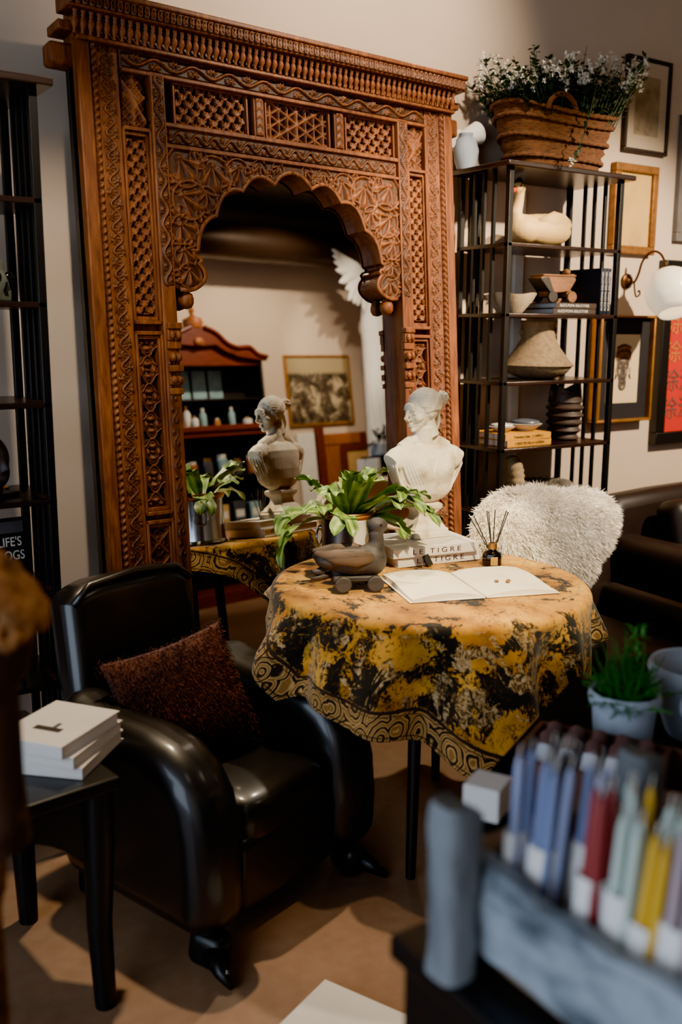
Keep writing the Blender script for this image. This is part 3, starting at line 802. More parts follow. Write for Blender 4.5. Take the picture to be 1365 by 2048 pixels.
# --- wooden duck on wheels, head to the right
dk = thing('duck_pull_toy', 'dark wooden duck on four wheels standing in front of the silver pot', 'toy', (1.492, 2.215, TOPZ), R(-24))
db = MB()
db.ell((.0, 0, .082), (.086, .042, .042)); db.ell((.046, 0, .085), (.046, .043, .048)); db.ell((-.06, 0, .088), (.055, .038, .030))
db.tube([(-.06, 0, .085), (-.10, 0, .098), (-.118, 0, .106)], [(.030, .034), (.018, .026), (.006, .018)], 14)
db.tube([(.055, 0, .105), (.062, 0, .14), (.058, 0, .165)], [(.032, .030), (.023, .022), (.022, .021)], 16)
db.ell((.062, 0, .183), (.030, .023, .024)); db.ell((.075, 0, .180), (.022, .017, .016))
db.build('body', 'duck', dk, remesh=.004, smoothit=4)
wg = MB()
for s in (-1, 1):
    wg.tube([(.045, s*.040, .098), (.0, s*.046, .100), (-.06, s*.040, .104), (-.118, s*.022, .112)], [(.012, .005), (.026, .007), (.022, .006), (.004, .003)], 12, flat=(0, 0, 1))
wg.build('wing', 'duck_wing', dk, smooth=True)
MB().tube([(.088, 0, .180), (.112, 0, .174), (.128, 0, .172)], [(.009, .012), (.005, .010), (.003, .008)], 12, flat=(0, 0, 1)).build('bill', 'duck_light', dk, smooth=True)
tl = MB(); tl.tube([(-.085, 0, .060), (-.112, .004, .048), (-.125, .006, .052)], [(.014, .018), (.009, .016), (.003, .012)], 10); tl.tube([(-.07, 0, .045), (-.105, -.004, .034), (-.128, -.008, .033)], [(.010, .012), (.005, .014), (.003, .01)], 10)
tl.build('tail', 'duck', dk, smooth=True)
ch = MB(); ch.box(-.065, .062, -.030, .030, .026, .044); ch.build('chassis', 'duck', dk, bevel=.005)
for x in (-.040, .052):
    MB().tube([(x, -.046, .024), (x, .046, .024)], .004, 8).build('axle', 'black_metal', dk)
    for s in (-1, 1):
        w_ = MB().lathe([(.003, -.008), (.020, -.008), (.0235, -.005), (.0235, .005), (.020, .008), (.003, .008)], 24, mat=RX(PI/2)).build('wheel', 'duck', dk, smooth='auto'); w_.location = (x, s*.042, .0238)
for s in (-1, 1): MB().ell((.070, s*.0215, .188), .0035, nu=10, nv=6).build('eye', 'eye', dk, smooth=True)

# --- open book
ob = thing('open_book', 'large open book with cream pages lying flat on the front of the table', 'book', (1.79, 2.075, TOPZ), R(-18.5))
cv = MB(); cv.box(-.222, -.002, -.143, .143, 0, .003); cv.box(.002, .222, -.143, .143, 0, .003); cv.build('cover', 'paper', ob, bevel=.001)
for s, hh, nm in ((-1, .020, 'left_pages'), (1, .015, 'right_pages')):
    n1, n2 = 26, 14
    tq, vq = np.meshgrid(np.linspace(0, 1, n1), np.linspace(-.138, .138, n2))
    zt = .004+hh*np.sin(np.clip(tq*3.2, 0, PI/2))*(1-.55*tq)+.004*np.sin(tq*7+vq*20)*tq
    top = np.stack([s*(.003+.212*tq), vq+.004*np.sin(tq*5), zt], -1)
    m_ = MB(); vt = top.reshape(-1, 3); base = vt.copy(); base[:, 2] = .0032
    N1 = len(vt)
    fs = []
    for j in range(n2-1):
        for i in range(n1-1):
            a = j*n1+i; fs.append((a, a+1, a+n1+1, a+n1)); fs.append((N1+a, N1+a+n1, N1+a+n1+1, N1+a+1))
    ring = [i for i in range(n1)]+[j*n1+n1-1 for j in range(1, n2)]+[(n2-1)*n1+i for i in range(n1-2, -1, -1)]+[j*n1 for j in range(n2-2, 0, -1)]
    for a, b2 in zip(ring, ring[1:]+ring[:1]): fs.append((a, b2, N1+b2, N1+a))
    m_.add(np.vstack([vt, base]).tolist(), fs); m_.build('page_block', 'paper', ob, smooth='auto')
for i, (x, y) in enumerate(((.072, -.045), (.10, -.060), (.108, -.047))):
    MB().lathe([(.001, 0), (.006, .0005), (.007, .002), (.005, .004), (.001, .0045)], 14).build('small_brown_ornament', 'tan_panel' if False else 'toy', ob, smooth=True).location = (x, y, .0185)

# --- reed diffuser
df = thing('reed_diffuser', 'black glass reed diffuser with gold collar and label on the table', 'diffuser', (2.020, 2.225, TOPZ), R(-30))
MB().lathe([(.004, 0), (.030, 0), (.032, .003), (.032, .034), (.029, .041), (.014, .048), (.013, .052), (.004, .052)], 8).build('bottle', 'black_glass', df, bevel=.002)
MB().lathe([(.0135, .052), (.0145, .053), (.0145, .070), (.0125, .072), (.009, .072), (.009, .052)], 24).build('collar', 'cork', df, smooth='auto')
MB().box(-.011, .011, -.0316, -.0302, .006, .032).build('label', 'gold_label', df)
for dx, dy, h_ in ((-.075, .02, .115), (-.022, 0, .135), (-.014, .01, .130), (.002, -.01, .140), (.040, .0, .135), (.048, .01, .128), (-.065, -.01, .12)):
    MB().tube([(-dx*.08, -dy*.08, .02), (dx, dy, .05+h_*.92)], .0017, 6).build('reed', 'reed', df)
# --- black lighter leaning on the spines
lt = thing('black_lighter', 'small black lighter leaning on the spines of the white books', 'lighter', (1.843, 2.313, TOPZ), R(-9), rot=(R(-20), R(-20), R(-9)))
MB().box(-.011, .011, -.005, .005, .002, .052).build('body', 'black_wood', lt, bevel=.003)
MB().box(-.009, .009, -.004, .004, 0, .004).build('cap', 'cork', lt, bevel=.001)
# ------------------------------------------------------------------ étagères
def etagere(label, loc, w=.625, dp=.30, H=2.125):
    e = thing('etagere', label, 'shelf unit', loc, 0, 'tall black slatted shelf units')
    ps = .011
    first = None
    for x in (ps, w-ps):
        for y in (ps, dp-ps):
            if first is None: first = MB().box(-ps, ps, -ps, ps, 0, H-.02).build('post', 'black_metal', e, bevel=.002); o = first
            else: o = first.copy(); COL.objects.link(o); o.parent = e
            o.location = (x, y, 0)
    sl = None
    spots = [(x, f*dp) for x in (.008, w-.008) for f in (.31, .5, .68)]+[(f*w, dp-.008) for f in (.10, .17)]
    for x, y in spots:
        if sl is None: sl = MB().box(-.007, .007, -.007, .007, 0, H-.02).build('slat', 'black_metal', e, bevel=.0015); o = sl
        else: o = sl.copy(); COL.objects.link(o); o.parent = e
        o.location = (x, y, 0)
    MB().box(-.034, w+.034, -.03, dp+.005, H-.02, H).build('top_board', 'shelf_wood', e, bevel=.004)
    sh = None
    for k in range(7):
        z = H-.29-.262*k
        if sh is None: sh = MB().box(.0, w, .0, dp, -.016, 0).build('shelf_board', 'shelf_wood', e, bevel=.003); o = sh
        else: o = sh.copy(); COL.objects.link(o); o.parent = e
        o.location = (0, 0, z)
    return e
EX, EY = 2.575, 2.81
etagere('tall black slatted shelf unit right of the mirror, under the flower basket', (EX, EY, 0))
etagere('tall black slatted shelf unit left of the mirror, cut by the photo edge', (.145, 2.60, 0))
SZ = [2.125-.29-.262*k for k in range(7)]
TOPE = 2.126

# --- flower basket on top
bsk = thing('flower_basket', 'woven seagrass basket overflowing with white flowers on top of the right shelf unit', 'basket', (2.905, 2.925, TOPE), R(2))
bm_ = MB(); n = 56
rows = []
for j in range(15):
    t = j/14; z = .215*t; rx = .215+.072*t; ry = .110+.040*t; b = .006*math.sin(t*14*PI*.9)
    rows.append([(math.copysign(abs(math.cos(2*PI*i/n))**.8, math.cos(2*PI*i/n))*(rx+b), math.copysign(abs(math.sin(2*PI*i/n))**.8, math.sin(2*PI*i/n))*(ry+b), z+.018*math.cos(2*PI*i/n*2)*t) for i in range(n)])
for j in range(12):
    t = 1-j/12*.75; z = .215*t; rx = .205+.067*t; ry = .100+.035*t
    rows.append([(math.copysign(abs(math.cos(2*PI*i/n))**.8, math.cos(2*PI*i/n))*rx, math.copysign(abs(math.sin(2*PI*i/n))**.8, math.sin(2*PI*i/n))*ry, z+.018*math.cos(2*PI*i/n*2)*t) for i in range(n)])
V_ = [p for r_ in rows for p in r_]; F_ = [(j*n+i, j*n+(i+1) % n, (j+1)*n+(i+1) % n, (j+1)*n+i) for j in range(len(rows)-1) for i in range(n)]
F_ += [tuple(range(n-1, -1, -1)), tuple((len(rows)-1)*n+i for i in range(n))]
bm_.add(V_, F_); bm_.build('woven_body', 'wicker', bsk, smooth=True)
rp = MB()
for j, t in enumerate((.18, .5, .8, .985)):
    z = .215*t; rx = .219+.072*t; ry = .114+.040*t
    rp.tube([(math.copysign(abs(math.cos(a))**.8, math.cos(a))*rx, math.copysign(abs(math.sin(a))**.8, math.sin(a))*ry, z+.018*math.cos(a*2)*t+.002*math.sin(a*40)) for a in [2*PI*i/96 for i in range(97)]], .009, 8, cap=False)
rp.build('coiled_band', 'wicker', bsk, smooth=True)
for s, xo in ((-1, -.12), (1, .08)):
    MB().tube([(xo+.075*math.cos(PI*i/12), s*.150, .19+.062*math.sin(PI*i/12)) for i in range(13)], .011, 8).build('basket_handle', 'wicker', bsk, smooth=True)
gl = MB(); fl = MB()
def leafq(mb, p, d, L, w):
    d = Vector(d).normalized(); s = d.cross(Vector((0, 0, 1))); s = s.normalized() if s.length > .01 else Vector((1, 0, 0)); u = s.cross(d)
    p = Vector(p)
    mb.add([p, p+d*L*.45+s*w+u*L*.06, p+d*L, p+d*L*.45-s*w+u*L*.06], [(0, 1, 2, 3)])
def flower(mb, p, r):
    ax = Vector((rnd.gauss(-.3, .5), rnd.gauss(-.7, .4), rnd.gauss(.5, .4))).normalized(); u = ax.orthogonal().normalized(); v = ax.cross(u)
    for k in range(7):
        a = 2*PI*k/7+rnd.uniform(-.2, .2); leafq(mb, p, u*math.cos(a)+v*math.sin(a)+ax*.35, r*rnd.uniform(.8, 1.1), r*.28)
r4 = random.Random(11)
for i in range(260):
    x = r4.uniform(-.25, .27); y = r4.uniform(-.13, .12)
    hgt = .06+.10*r4.random()+(.09*(x+.28)/.58)+(.05 if r4.random() < .2 else 0)
    lean = x*.42+r4.uniform(-.06, .06)+(.05 if x > .1 else 0)
    p0 = Vector((x*.9, y, .17)); p1 = Vector((x+lean*.7, min(.165, y*1.3+r4.uniform(-.04, .04)), .19+hgt))
    gl.tube([p0, (p0+p1)/2+Vector((0, 0, .015)), p1], [.0022, .0018, .001], 4)
    for k in range(15):
        t = r4.uniform(.15, 1); q = p0.lerp(p1, t); a = r4.uniform(0, 2*PI)
        leafq(gl, q, (math.cos(a), math.sin(a), r4.uniform(-.1, .8)), r4.uniform(.022, .042), .009)
    if i % 3 == 0:
        for k in range(5 if r4.random() < .6 else 10):
            flower(fl, p1+Vector((r4.gauss(0, .011), r4.gauss(0, .011), r4.gauss(-.008, .016))), r4.uniform(.013, .020))
pts = [(-.01, -.14, .22), (-.015, -.185, .20), (-.03, -.185, .12), (-.06, -.18, .05), (-.09, -.185, .005)]
gl.tube(pts, .002, 5)
for k in range(34):
    t = r4.random()*3.99; i = int(t); q = Vector(pts[i]).lerp(Vector(pts[i+1]), t-i); a = r4.uniform(0, 2*PI); leafq(gl, q, (math.cos(a), -.3, math.sin(a)), .024, .008)
for k in range(7): flower(fl, Vector((-.095, -.19, .0))+Vector((r4.gauss(0, .012), -.004, r4.gauss(.004, .012))), .013)
gl.build('foliage', 'green', bsk); fl.build('blossoms', 'petal', bsk)

vs_ = MB().lathe([(.004, 0), (.034, 0), (.045, .03), (.05, .07), (.040, .105), (.026, .12), (.028, .135), (.022, .135), (.022, .12), (.004, .11)], 24)
tag(place(vs_.build('blue_grey_vase', 'grey_pot', None, smooth='auto'), (2.578, 3.07, TOPE)), 'small blue-grey vase half hidden behind the left end of the flower basket', 'vase')
spk = thing('wall_spotlight', 'white horn-shaped wall lamp between the mirror top and the flower basket', 'lamp', (2.585, 3.13, 2.24))
MB().lathe([(.004, 0), (.045, 0), (.045, .012), (.004, .012)], 24, mat=RX(PI/2)).build('mounting_plate', 'white_plaster', spk, smooth='auto')
MB().tube([(0, -.01, 0), (.005, -.035, 0), (.03, -.045, .012)], .012, 10).build('bracket', 'white_plaster', spk, smooth=True)
MB().lathe([(.004, 0), (.026, 0), (.034, .03), (.044, .085), (.040, .085), (.030, .03), (.004, .02)], 24, mat=T(-.02, -.05, 0) @ RY(R(68))).build('lamp_head', 'white_plaster', spk, smooth='auto')

# --- goose decoy
struct(MB().box(2.905, 2.955, WY-.02, WY, .12, 2.08).build('trim_1', 'white_plaster', bevel=.003))
gs = thing('goose_decoy', 'cream wooden goose with an orange bill on the top shelf under the basket', 'figurine', (2.845, 2.93, SZ[0]+.004), R(6))
gb = MB(); gb.ell((.02, 0, .062), (.165, .075, .064)); gb.ell((.06, 0, .085), (.115, .062, .045)); gb.ell((-.09, 0, .060), (.075, .065, .058))
gb.tube([(.14, 0, .07), (.185, 0, .085), (.205, 0, .090)], [(.030, .045), (.014, .03), (.004, .012)], 14)
gb.tube([(-.125, 0, .075), (-.140, 0, .12), (-.122, 0, .165), (-.118, 0, .20)], [.038, .026, .020, .019], 16)
gb.ell((-.125, 0, .212), (.032, .023, .024)); gb.build('body', 'goose', gs, remesh=.005, smoothit=4)
MB().tube([(-.148, 0, .208), (-.172, 0, .196), (-.188, 0, .190)], [(.013, .014), (.008, .012), (.003, .009)], 12).build('bill', 'beak', gs, smooth=True)
for s in (-1, 1): MB().tube([(-.06, s*.048, .085), (.02, s*.062, .092), (.10, s*.050, .094), (.185, s*.012, .108)], [(.014, .010), (.040, .012), (.034, .010), (.004, .004)], 14, flat=(0, 0, 1)).build('wing', 'goose', gs, smooth=True)
MB().tube([(-.128, 0, .232), (-.112, 0, .230)], [.020, .014], 12).build('crown', 'dark_ceramic', gs, smooth=True)
for s in (-1, 1): MB().ell((-.136, s*.021, .218), .004, nu=10, nv=6).build('eye', 'eye', gs, smooth=True)

# --- second shelf: stone bowl, toy wagon, books
z = SZ[1]+.0005
bw = MB().lathe([(.004, 0), (.045, 0), (.052, .006), (.092, .055), (.104, .076), (.097, .076), (.084, .055), (.045, .014), (.004, .012)], 32)
bw.v = [(x*(1+.04*math.sin(3*math.atan2(y, x))), y*(1+.05*math.cos(2*math.atan2(y, x))), zz_+.004*math.sin(4*math.atan2(y, x))*(zz_ > .05)) for x, y, zz_ in bw.v]
tag(place(bw.build('stone_bowl', 'stone_bowl', None, smooth='auto'), (2.705, 2.925, z)), 'pale rough stone bowl at the left of the second shelf', 'bowl')
for i in range(2):
    b_ = book('stacked_book', ('lower of the two flat brown-spined books under the toy wagon', 'upper of the two flat brown-spined books, directly under the toy wagon')[i], 'book', .235, .20, .022, (2.975+.004*i, 2.932, z+.0225*i), R(-2+2*i), cover='dark_ceramic', pages='grey_pot', group='flat books on the second shelf')
    text('spine_lettering', 'ALICE-POMA BIBLIOTHEK', .0155, 'ink_white', b_.children[0], (-.01, -.1006, .011), (PI/2, 0, 0), sx=.95)
tw = thing('toy_wagon', 'small carved wooden wagon on wheels on the flat brown-spined books', 'toy', (2.925, 2.905, z+.0455), R(-8))
MB().prism([(-.100, .095), (-.085, .105), (.0, .105), (.065, .115), (.075, .09), (.045, .045), (-.045, .035)], -.042, .042).build('wagon_body', 'toy', tw, bevel=.004)
MB().prism([(-.103, .094), (-.05, .036), (-.03, .036), (-.06, .10)], -.044, .044).build('front_board', 'toy_dark', tw, bevel=.002)
MB().box(-.09, .072, -.046, .046, .103, .110).build('side_rail', 'toy', tw, bevel=.002)
MB().ell((.055, 0, .122), (.016, .02, .014), nu=14, nv=8).build('knob', 'toy', tw, smooth=True)
for x in (-.045, .050):
    MB().tube([(x, -.05, .023), (x, .05, .023)], .004, 8).build('axle', 'toy_dark', tw)
    for s in (-1, 1):
        w_ = MB().lathe([(.003, -.006), (.022, -.006), (.022, .006), (.003, .006)], 20, mat=RX(PI/2)).build('wheel', 'toy' if x > 0 else 'toy_dark', tw, smooth='auto', bevel=.001); w_.location = (x, s*.048, .0228)
    MB().box(x-.012, x+.012, -.03, .03, .023, .05).build('axle_block', 'toy', tw, bevel=.002)
for i in range(3):
    x = 3.118+.0205*i
    b_ = book('upright_book', ('left of three dark upright books beside the shelf post, its blue-black cover showing', 'middle of three dark upright books beside the shelf post', 'right of three dark upright books, against the shelf post')[i], 'book', .185, .235, .019, (x, 2.935, z+.0935), 0, cover='navy' if 'navy' in M else 'walnut', group='upright dark books on the second shelf', rot=(PI/2, -PI/2, PI/2))
    b_.rotation_euler = (0, -PI/2, 0)
    text('spine_lettering', 'ALICE-POMA BIBLIOTHEK', .0145, 'ink_white', b_.children[0], (.0, -.1182, .0095), (PI/2, 0, 0), sx=.95)

# --- third shelf: conical clay vase
cvz = MB().lathe([(.004, 0), (.07, .002), (.118, .022), (.142, .052), (.144, .060), (.125, .082), (.092, .125), (.070, .165), (.064, .20), (.072, .226), (.076, .232), (.070, .234), (.060, .20), (.06, .15), (.004, .12)], 44)
cvt = thing('clay_vase', 'wide-based rough clay vase with a narrow neck on the third shelf', 'vase', (2.885, 2.945, SZ[2]+.0005))
cvz.build('vase_body', 'clay', cvt, smooth='auto')
MB().tube([(.145*math.cos(a), .145*math.sin(a), .056) for a in [2*PI*i/48 for i in range(49)]], .004, 6).build('ridge', 'clay', cvt, smooth=True)
for a in (R(-30), R(150)): MB().ell((.070*math.cos(a), .070*math.sin(a), .19), (.010, .010, .018), nu=10, nv=8).build('lug', 'clay', cvt, smooth=True)

# --- fourth shelf: yellow books, bowls, ribbed vase
z = SZ[3]+.0005
for i, tx in enumerate(('I DISASTRI DELLA GUERRA', 'Francesca Gina - I CAPELLI')):
    b_ = book('yellow_book', ('lower of the two mustard cloth books on the fourth shelf', 'upper of the two mustard cloth books, under the small bowls')[i], 'book', .245, .19, .026, (2.757-.004*i, 2.935, z+.0265*i), R(1-2*i), cover='yellow_cover', group='mustard books on the fourth shelf')
    text('spine_lettering', tx, .0155, 'ink', b_.children[0], (0, -.0956, .013), (PI/2, 0, 0), sx=.9)
bp = [(.004, 0), (.028, 0), (.032, .004), (.048, .014), (.062, .026), (.058, .027), (.04, .016), (.004, .008)]
def smallbowl(label, x, y, zz_, sc, m2):
    t = thing('small_bowl', label, 'bowl', (x, y, zz_), 0, 'small bowls on the mustard books')
    MB().lathe([(a*sc, b*sc) for a, b in bp], 32).build('bowl', 'china', t, smooth='auto')
    for k in range(3): MB().tube([((.040+.009*k)*sc*math.cos(a), (.040+.009*k)*sc*math.sin(a), (.0085+.0068*k)*sc) for a in [2*PI*i/40 for i in range(41)]], .0012, 5).build('painted_band', 'china_blue', t, smooth=True)
    MB().lathe([(.004, .010*sc), (.03*sc, .0195*sc), (.052*sc, .031*sc), (.050*sc, .036*sc), (.02*sc, .042*sc), (.004, .0425*sc)], 32).build('lid', m2, t, smooth='auto')
smallbowl('striped white bowl with a dark lid on the mustard books, the right one', 2.812, 2.925, z+.0535, 1.12, 'china_blue')
smallbowl('striped white bowl behind the shelf post on the mustard books, the left one', 2.688, 2.93, z+.0535, .86, 'china')
rv_ = MB(); pr = []
for j in range(40):
    t = j/39; zz_ = .225*t; rr_ = .052+.018*math.sin(t*PI*.9)+.007*math.sin(t*2*PI*7)*(t < .72)+.004; pr.append((rr_*(1 if t < .97 else 1.02), zz_))
pr = [(.004, 0)]+pr+[(.064, .225), (.060, .19), (.004, .15)]
rv_.lathe(pr, 36)
rv_.v = [(x, y, zz_+(.018*math.cos(2*math.atan2(y, x)+.6) if zz_ > .2 else 0)) for x, y, zz_ in rv_.v]
rvt = thing('ribbed_vase', 'dark ribbed stoneware vase with horned rim at the right of the fourth shelf', 'vase', (3.068, 2.955, z), 0)
rv_.build('vase_body', 'dark_ceramic', rvt, smooth='auto')
for s in (-1, 1): MB().tube([(s*.066, 0, .17), (s*.082, 0, .20), (s*.078, 0, .222), (s*.062, 0, .229)], [.010, .012, .010, .006], 10).build('horn', 'dark_ceramic', rvt, smooth=True)

# --- fifth shelf: ammonites
def ammonite(label, loc, rot, Rm, th, mat):
    t = thing('ammonite', label, 'fossil', loc, 0, 'ribbed fossil shells on the fifth shelf', rot)
    m_ = MB(); pts = []; rs = []
    for i in range(150):
        a = i/149*2.2*2*PI; q = i/149; rad = Rm*(.12+.88*q); pts.append((rad*math.cos(a), 0, rad*math.sin(a))); rs.append(th*(.25+.75*q)*(1+.10*math.sin(i*2.0)))
    m_.tube(pts, rs, 14); m_.build('shell', mat, t, smooth=True); return t
ammonite('large ribbed ammonite standing on edge, left on the fifth shelf', (2.752, 2.93, SZ[4]+.116), (0, R(200), R(62)), .082, .034, 'shell')
ammonite('grey ribbed ammonite lying flat, right on the fifth shelf', (2.955, 2.955, SZ[4]+.0525), (R(90), 0, R(20)), .10, .042, 'shell_dark')
MB_ = MB().lathe([(.004, 0), (.09, 0), (.10, .02), (.10, .012+.035), (.004, .035)], 24)

# --- left étagère contents
skl = thing('stone_skull', 'green-grey stone skull at the photo edge on the left shelf unit', 'figurine', (.625, 2.73, 2.125-.29-.262+.0005), R(40))
sk = MB(); sk.ell((0, .01, .085), (.068, .085, .070)); sk.ell((0, -.045, .045), (.045, .045, .045)); sk.box(-.03, .03, -.085, -.03, .0, .03)
sk.build('cranium', 'skull', skl, remesh=.006, smoothit=4)
for s in (-1, 1): MB().ell((s*.026, -.079, .062), (.017, .012, .016), nu=14, nv=8).build('eye_socket', 'eye', skl, smooth=True)
MB().prism([(-.009, .028), (.009, .028), (0, .05)], -.094, -.08).build('nose_hole', 'eye', skl)
hd2 = thing('dark_carved_head', 'dark carved wooden head at the photo edge on the left shelf unit', 'figurine', (.620, 2.72, 2.125-.29-.262*3+.0005), R(30))
h2 = MB(); h2.ell((0, 0, .105), (.055, .062, .068)); h2.ell((0, -.02, .07), (.043, .045, .05)); h2.tube([(0, .01, .016), (0, .005, .06)], [.045, .036], 14); h2.tube([(0, -.062, .10), (0, -.072, .075)], [.006, .011], 8); h2.ell((0, -.056, .052), (.018, .010, .007))
h2.build('head', 'duck', hd2, remesh=.005, smoothit=3); MB().box(-.06, .06, -.055, .055, 0, .012).build('base', 'black_wood', hd2, bevel=.003)
gd = thing('brass_candlestick', 'narrow brass candlestick beside the dark carved head on the left shelf unit', 'candlestick', (.672, 2.84, 2.125-.29-.262*3+.0005))
MB().lathe([(.004, 0), (.03, 0), (.03, .006), (.010, .016), (.007, .12), (.012, .13), (.014, .15), (.004, .15)], 20).build('stem', 'brass', gd, smooth='auto')
MB().tube([(0, 0, .15), (0, 0, .22)], .009, 12).build('candle', 'goose', gd, smooth='auto')
lb = book('display_book', 'black book with white title propped facing out on the left shelf unit', 'book', .30, .20, .022, (.560, 2.690, SZ[4]+.1015), 0, cover='black_wood', rot=(R(86), 0, R(6)))
# cover faces the room: the local top (z) is the front cover
for i, ln in enumerate(("LIFE'S", 'DOGS')):
    text('title_lettering', ln, .036, 'ink_white', lb.children[0], (.095, .034-.038*i, .0226), (0, 0, 0), sx=.8, ext=.0003)
text('title_lettering', "MAN'S", .036, 'ink_white', lb.children[0], (-.02, .028, .0226), (0, 0, 0), sx=.8, ext=.0003) if False else None
pic = MB().box(-.02, .135, .060, .092, .0222, .0226); pic.build('cover_photo', 'jar_grey', lb)
for i in range(3):
    x = .70-.0*i
for i, (xx, hh, cm) in enumerate(((.655, .17, 'grey_pot'), (.61, .15, 'stone_bowl'))):
    v2 = MB().lathe([(.004, 0), (.03, 0), (.036, .02), (.03, hh*.6), (.018, hh*.8), (.02, hh), (.014, hh), (.012, hh*.8), (.004, hh*.7)], 20)
    tag(place(v2.build('small_bottle_vase', cm, None, smooth='auto'), (xx, 2.72+.06*i, SZ[5]+.0005)), ('pale grey-blue bottle vase low on the left shelf unit', 'sandy bottle vase low on the left shelf unit, behind the pale one')[i], 'vase')

# ------------------------------------------------------------------ pictures on the back wall
def picture(name, label, x0, x1, z0, z1, fw, depth, fmat, mat_=None, mw=0, art=None, y=WY):
    t = thing(name, label, 'picture', ((x0+x1)/2, y, (z0+z1)/2))
    w, h_ = (x1-x0)/2, (z1-z0)/2
    f = MB(); f.box(-w, w, -depth, 0, h_-fw, h_); f.box(-w, w, -depth, 0, -h_, -h_+fw); f.box(-w, -w+fw, -depth, 0, -h_+fw, h_-fw); f.box(w-fw, w, -depth, 0, -h_+fw, h_-fw)
    f.build('frame', fmat, t, bevel=min(.004, fw*.3))
    MB().box(-w+fw, w-fw, -depth*.55, -depth*.3, -h_+fw, h_-fw).build('mount', mat_, t)
    if art:
        a, b = w-fw-mw[0], h_-fw-mw[1]
        MB().box(-a, a, -depth*.55-.0015, -depth*.5, -b, b).build('artwork', art, t)
    return t, -depth*.55-.0016
YO = 3.13
picture('framed_drawing', 'black-framed sepia drawing on cream mount, highest on the wall at right', 3.53, 3.826, 2.302, 2.707, .017, .025, 'walnut', 'mat_cream', (.05, .06), 'sketch')
t, yy = picture('gilt_framed_panel', 'ornate gilt frame around a plain tan panel beside the shelf top', 3.478, 3.766, 1.856, 2.248, .036, .035, 'gilt', 'tan_panel')
bd = MB()
for i in range(46):
    u = i/46*4; k = int(u); f = u-k; w, h_ = .116, .168
    p = [(-w+2*w*f, h_), (w, h_-2*h_*f), (w-2*w*f, -h_), (-w, -h_+2*h_*f)][k]; bd.ell((p[0], -.034, p[1]), (.005, .005, .005), nu=8, nv=6)
bd.build('bead_ornament', 'gilt', t, smooth=True)
# portrait print in a deep gilt box frame with wide black mount
t, yy = picture('portrait_print', 'small crowned portrait head on aged paper in wide black mount and deep gilt frame', 3.405, 3.775, 1.09, 1.58, .012, .065, 'gilt_thin', 'mat_black', (.066, .075), 'print_paper', y=WY)
yy = yy-.0005
def flat(name, polys, mat, dy=0):
    m_ = MB()
    for pp in polys: m_.prism(pp, yy-.0006-dy, yy-dy)
    return m_.build(name, mat, t)
def el(cx, cz, a, b, n=20, sq=1): return [(cx+a*math.cos(2*PI*i/n), cz+b*math.sin(2*PI*i/n)) for i in range(n)]
FZ = .006
flat('printed_face', [[(-.042, FZ+.045), (-.044, FZ+.01), (-.038, FZ-.03), (-.027, FZ-.062), (-.030, FZ-.085), (-.018, FZ-.105), (.006, FZ-.108), (.022, FZ-.095), (.026, FZ-.07), (.022, FZ-.055), (.033, FZ-.02), (.040, FZ+.015), (.042, FZ+.045), (.02, FZ+.055), (-.02, FZ+.055)]], 'face_ink')
flat('printed_crown', [[(-.050, FZ+.028), (-.053, FZ+.05), (-.046, FZ+.085), (-.03, FZ+.098), (0, FZ+.104), (.03, FZ+.098), (.046, FZ+.085), (.052, FZ+.05), (.048, FZ+.028), (.036, FZ+.044), (0, FZ+.053), (-.036, FZ+.044)]], 'crown_print', .0008)
flat('printed_crown_bands', [[(-.050+.0105*k, FZ+.060+.014*math.sin(PI*k/9)), (-.050+.0105*k+.006, FZ+.060+.014*math.sin(PI*k/9)), (-.050+.0105*k+.006, FZ+.070+.014*math.sin(PI*k/9)), (-.050+.0105*k, FZ+.070+.014*math.sin(PI*k/9))] for k in range(10)]+[el(-.045+.01*k, FZ+.093+.012*math.sin(PI*k/9), .0038, .005, 8) for k in range(10)], 'face_dark', .0016)
dk_ = [el(-.017, FZ+.006, .011, .007), el(.020, FZ+.006, .011, .007)]
flat('printed_eyes', dk_, 'face_dark', .0008); flat('printed_eye_whites', [el(-.017, FZ+.006, .0085, .0048), el(.020, FZ+.006, .0085, .0048)], 'face_light', .0014); flat('printed_pupils', [el(-.015, FZ+.006, .0038, .0042), el(.022, FZ+.006, .0038, .0042)], 'face_dark', .002)
flat('printed_lines', [[(-.030, FZ+.018), (-.016, FZ+.024), (-.004, FZ+.019), (-.016, FZ+.0205)], [(.008, FZ+.019), (.020, FZ+.024), (.034, FZ+.018), (.020, FZ+.0205)], [(-.001, FZ+.012), (.002, FZ+.012), (.005, FZ-.028), (.009, FZ-.032), (-.005, FZ-.034), (.001, FZ-.028)],
     el(.001, FZ-.05, .013, .0022), el(.001, FZ-.056, .010, .0018), el(.0, FZ-.075, .015, .0016), [(-.027, FZ-.062), (-.008, FZ-.07), (.02, FZ-.064), (-.004, FZ-.073)]], 'face_dark', .0008)
flat('printed_cheek_light', [el(-.024, FZ-.018, .006, .012, 12), el(.024, FZ-.018, .006, .012, 12), el(0, FZ-.09, .009, .006, 12), el(0, FZ+.033, .018, .005, 12)], 'face_light', .0004)
er = []
for s in (-1, 1):
    for dx, l_ in ((.044, .03), (.05, .04)):
        x = s*dx; er += [[(x-.0008, FZ+.0), (x+.0008, FZ+.0), (x+.0008, FZ-l_), (x-.0008, FZ-l_)], el(x, FZ-l_-.008, .0045, .008, 10)]
flat('printed_earrings', er, 'face_dark')
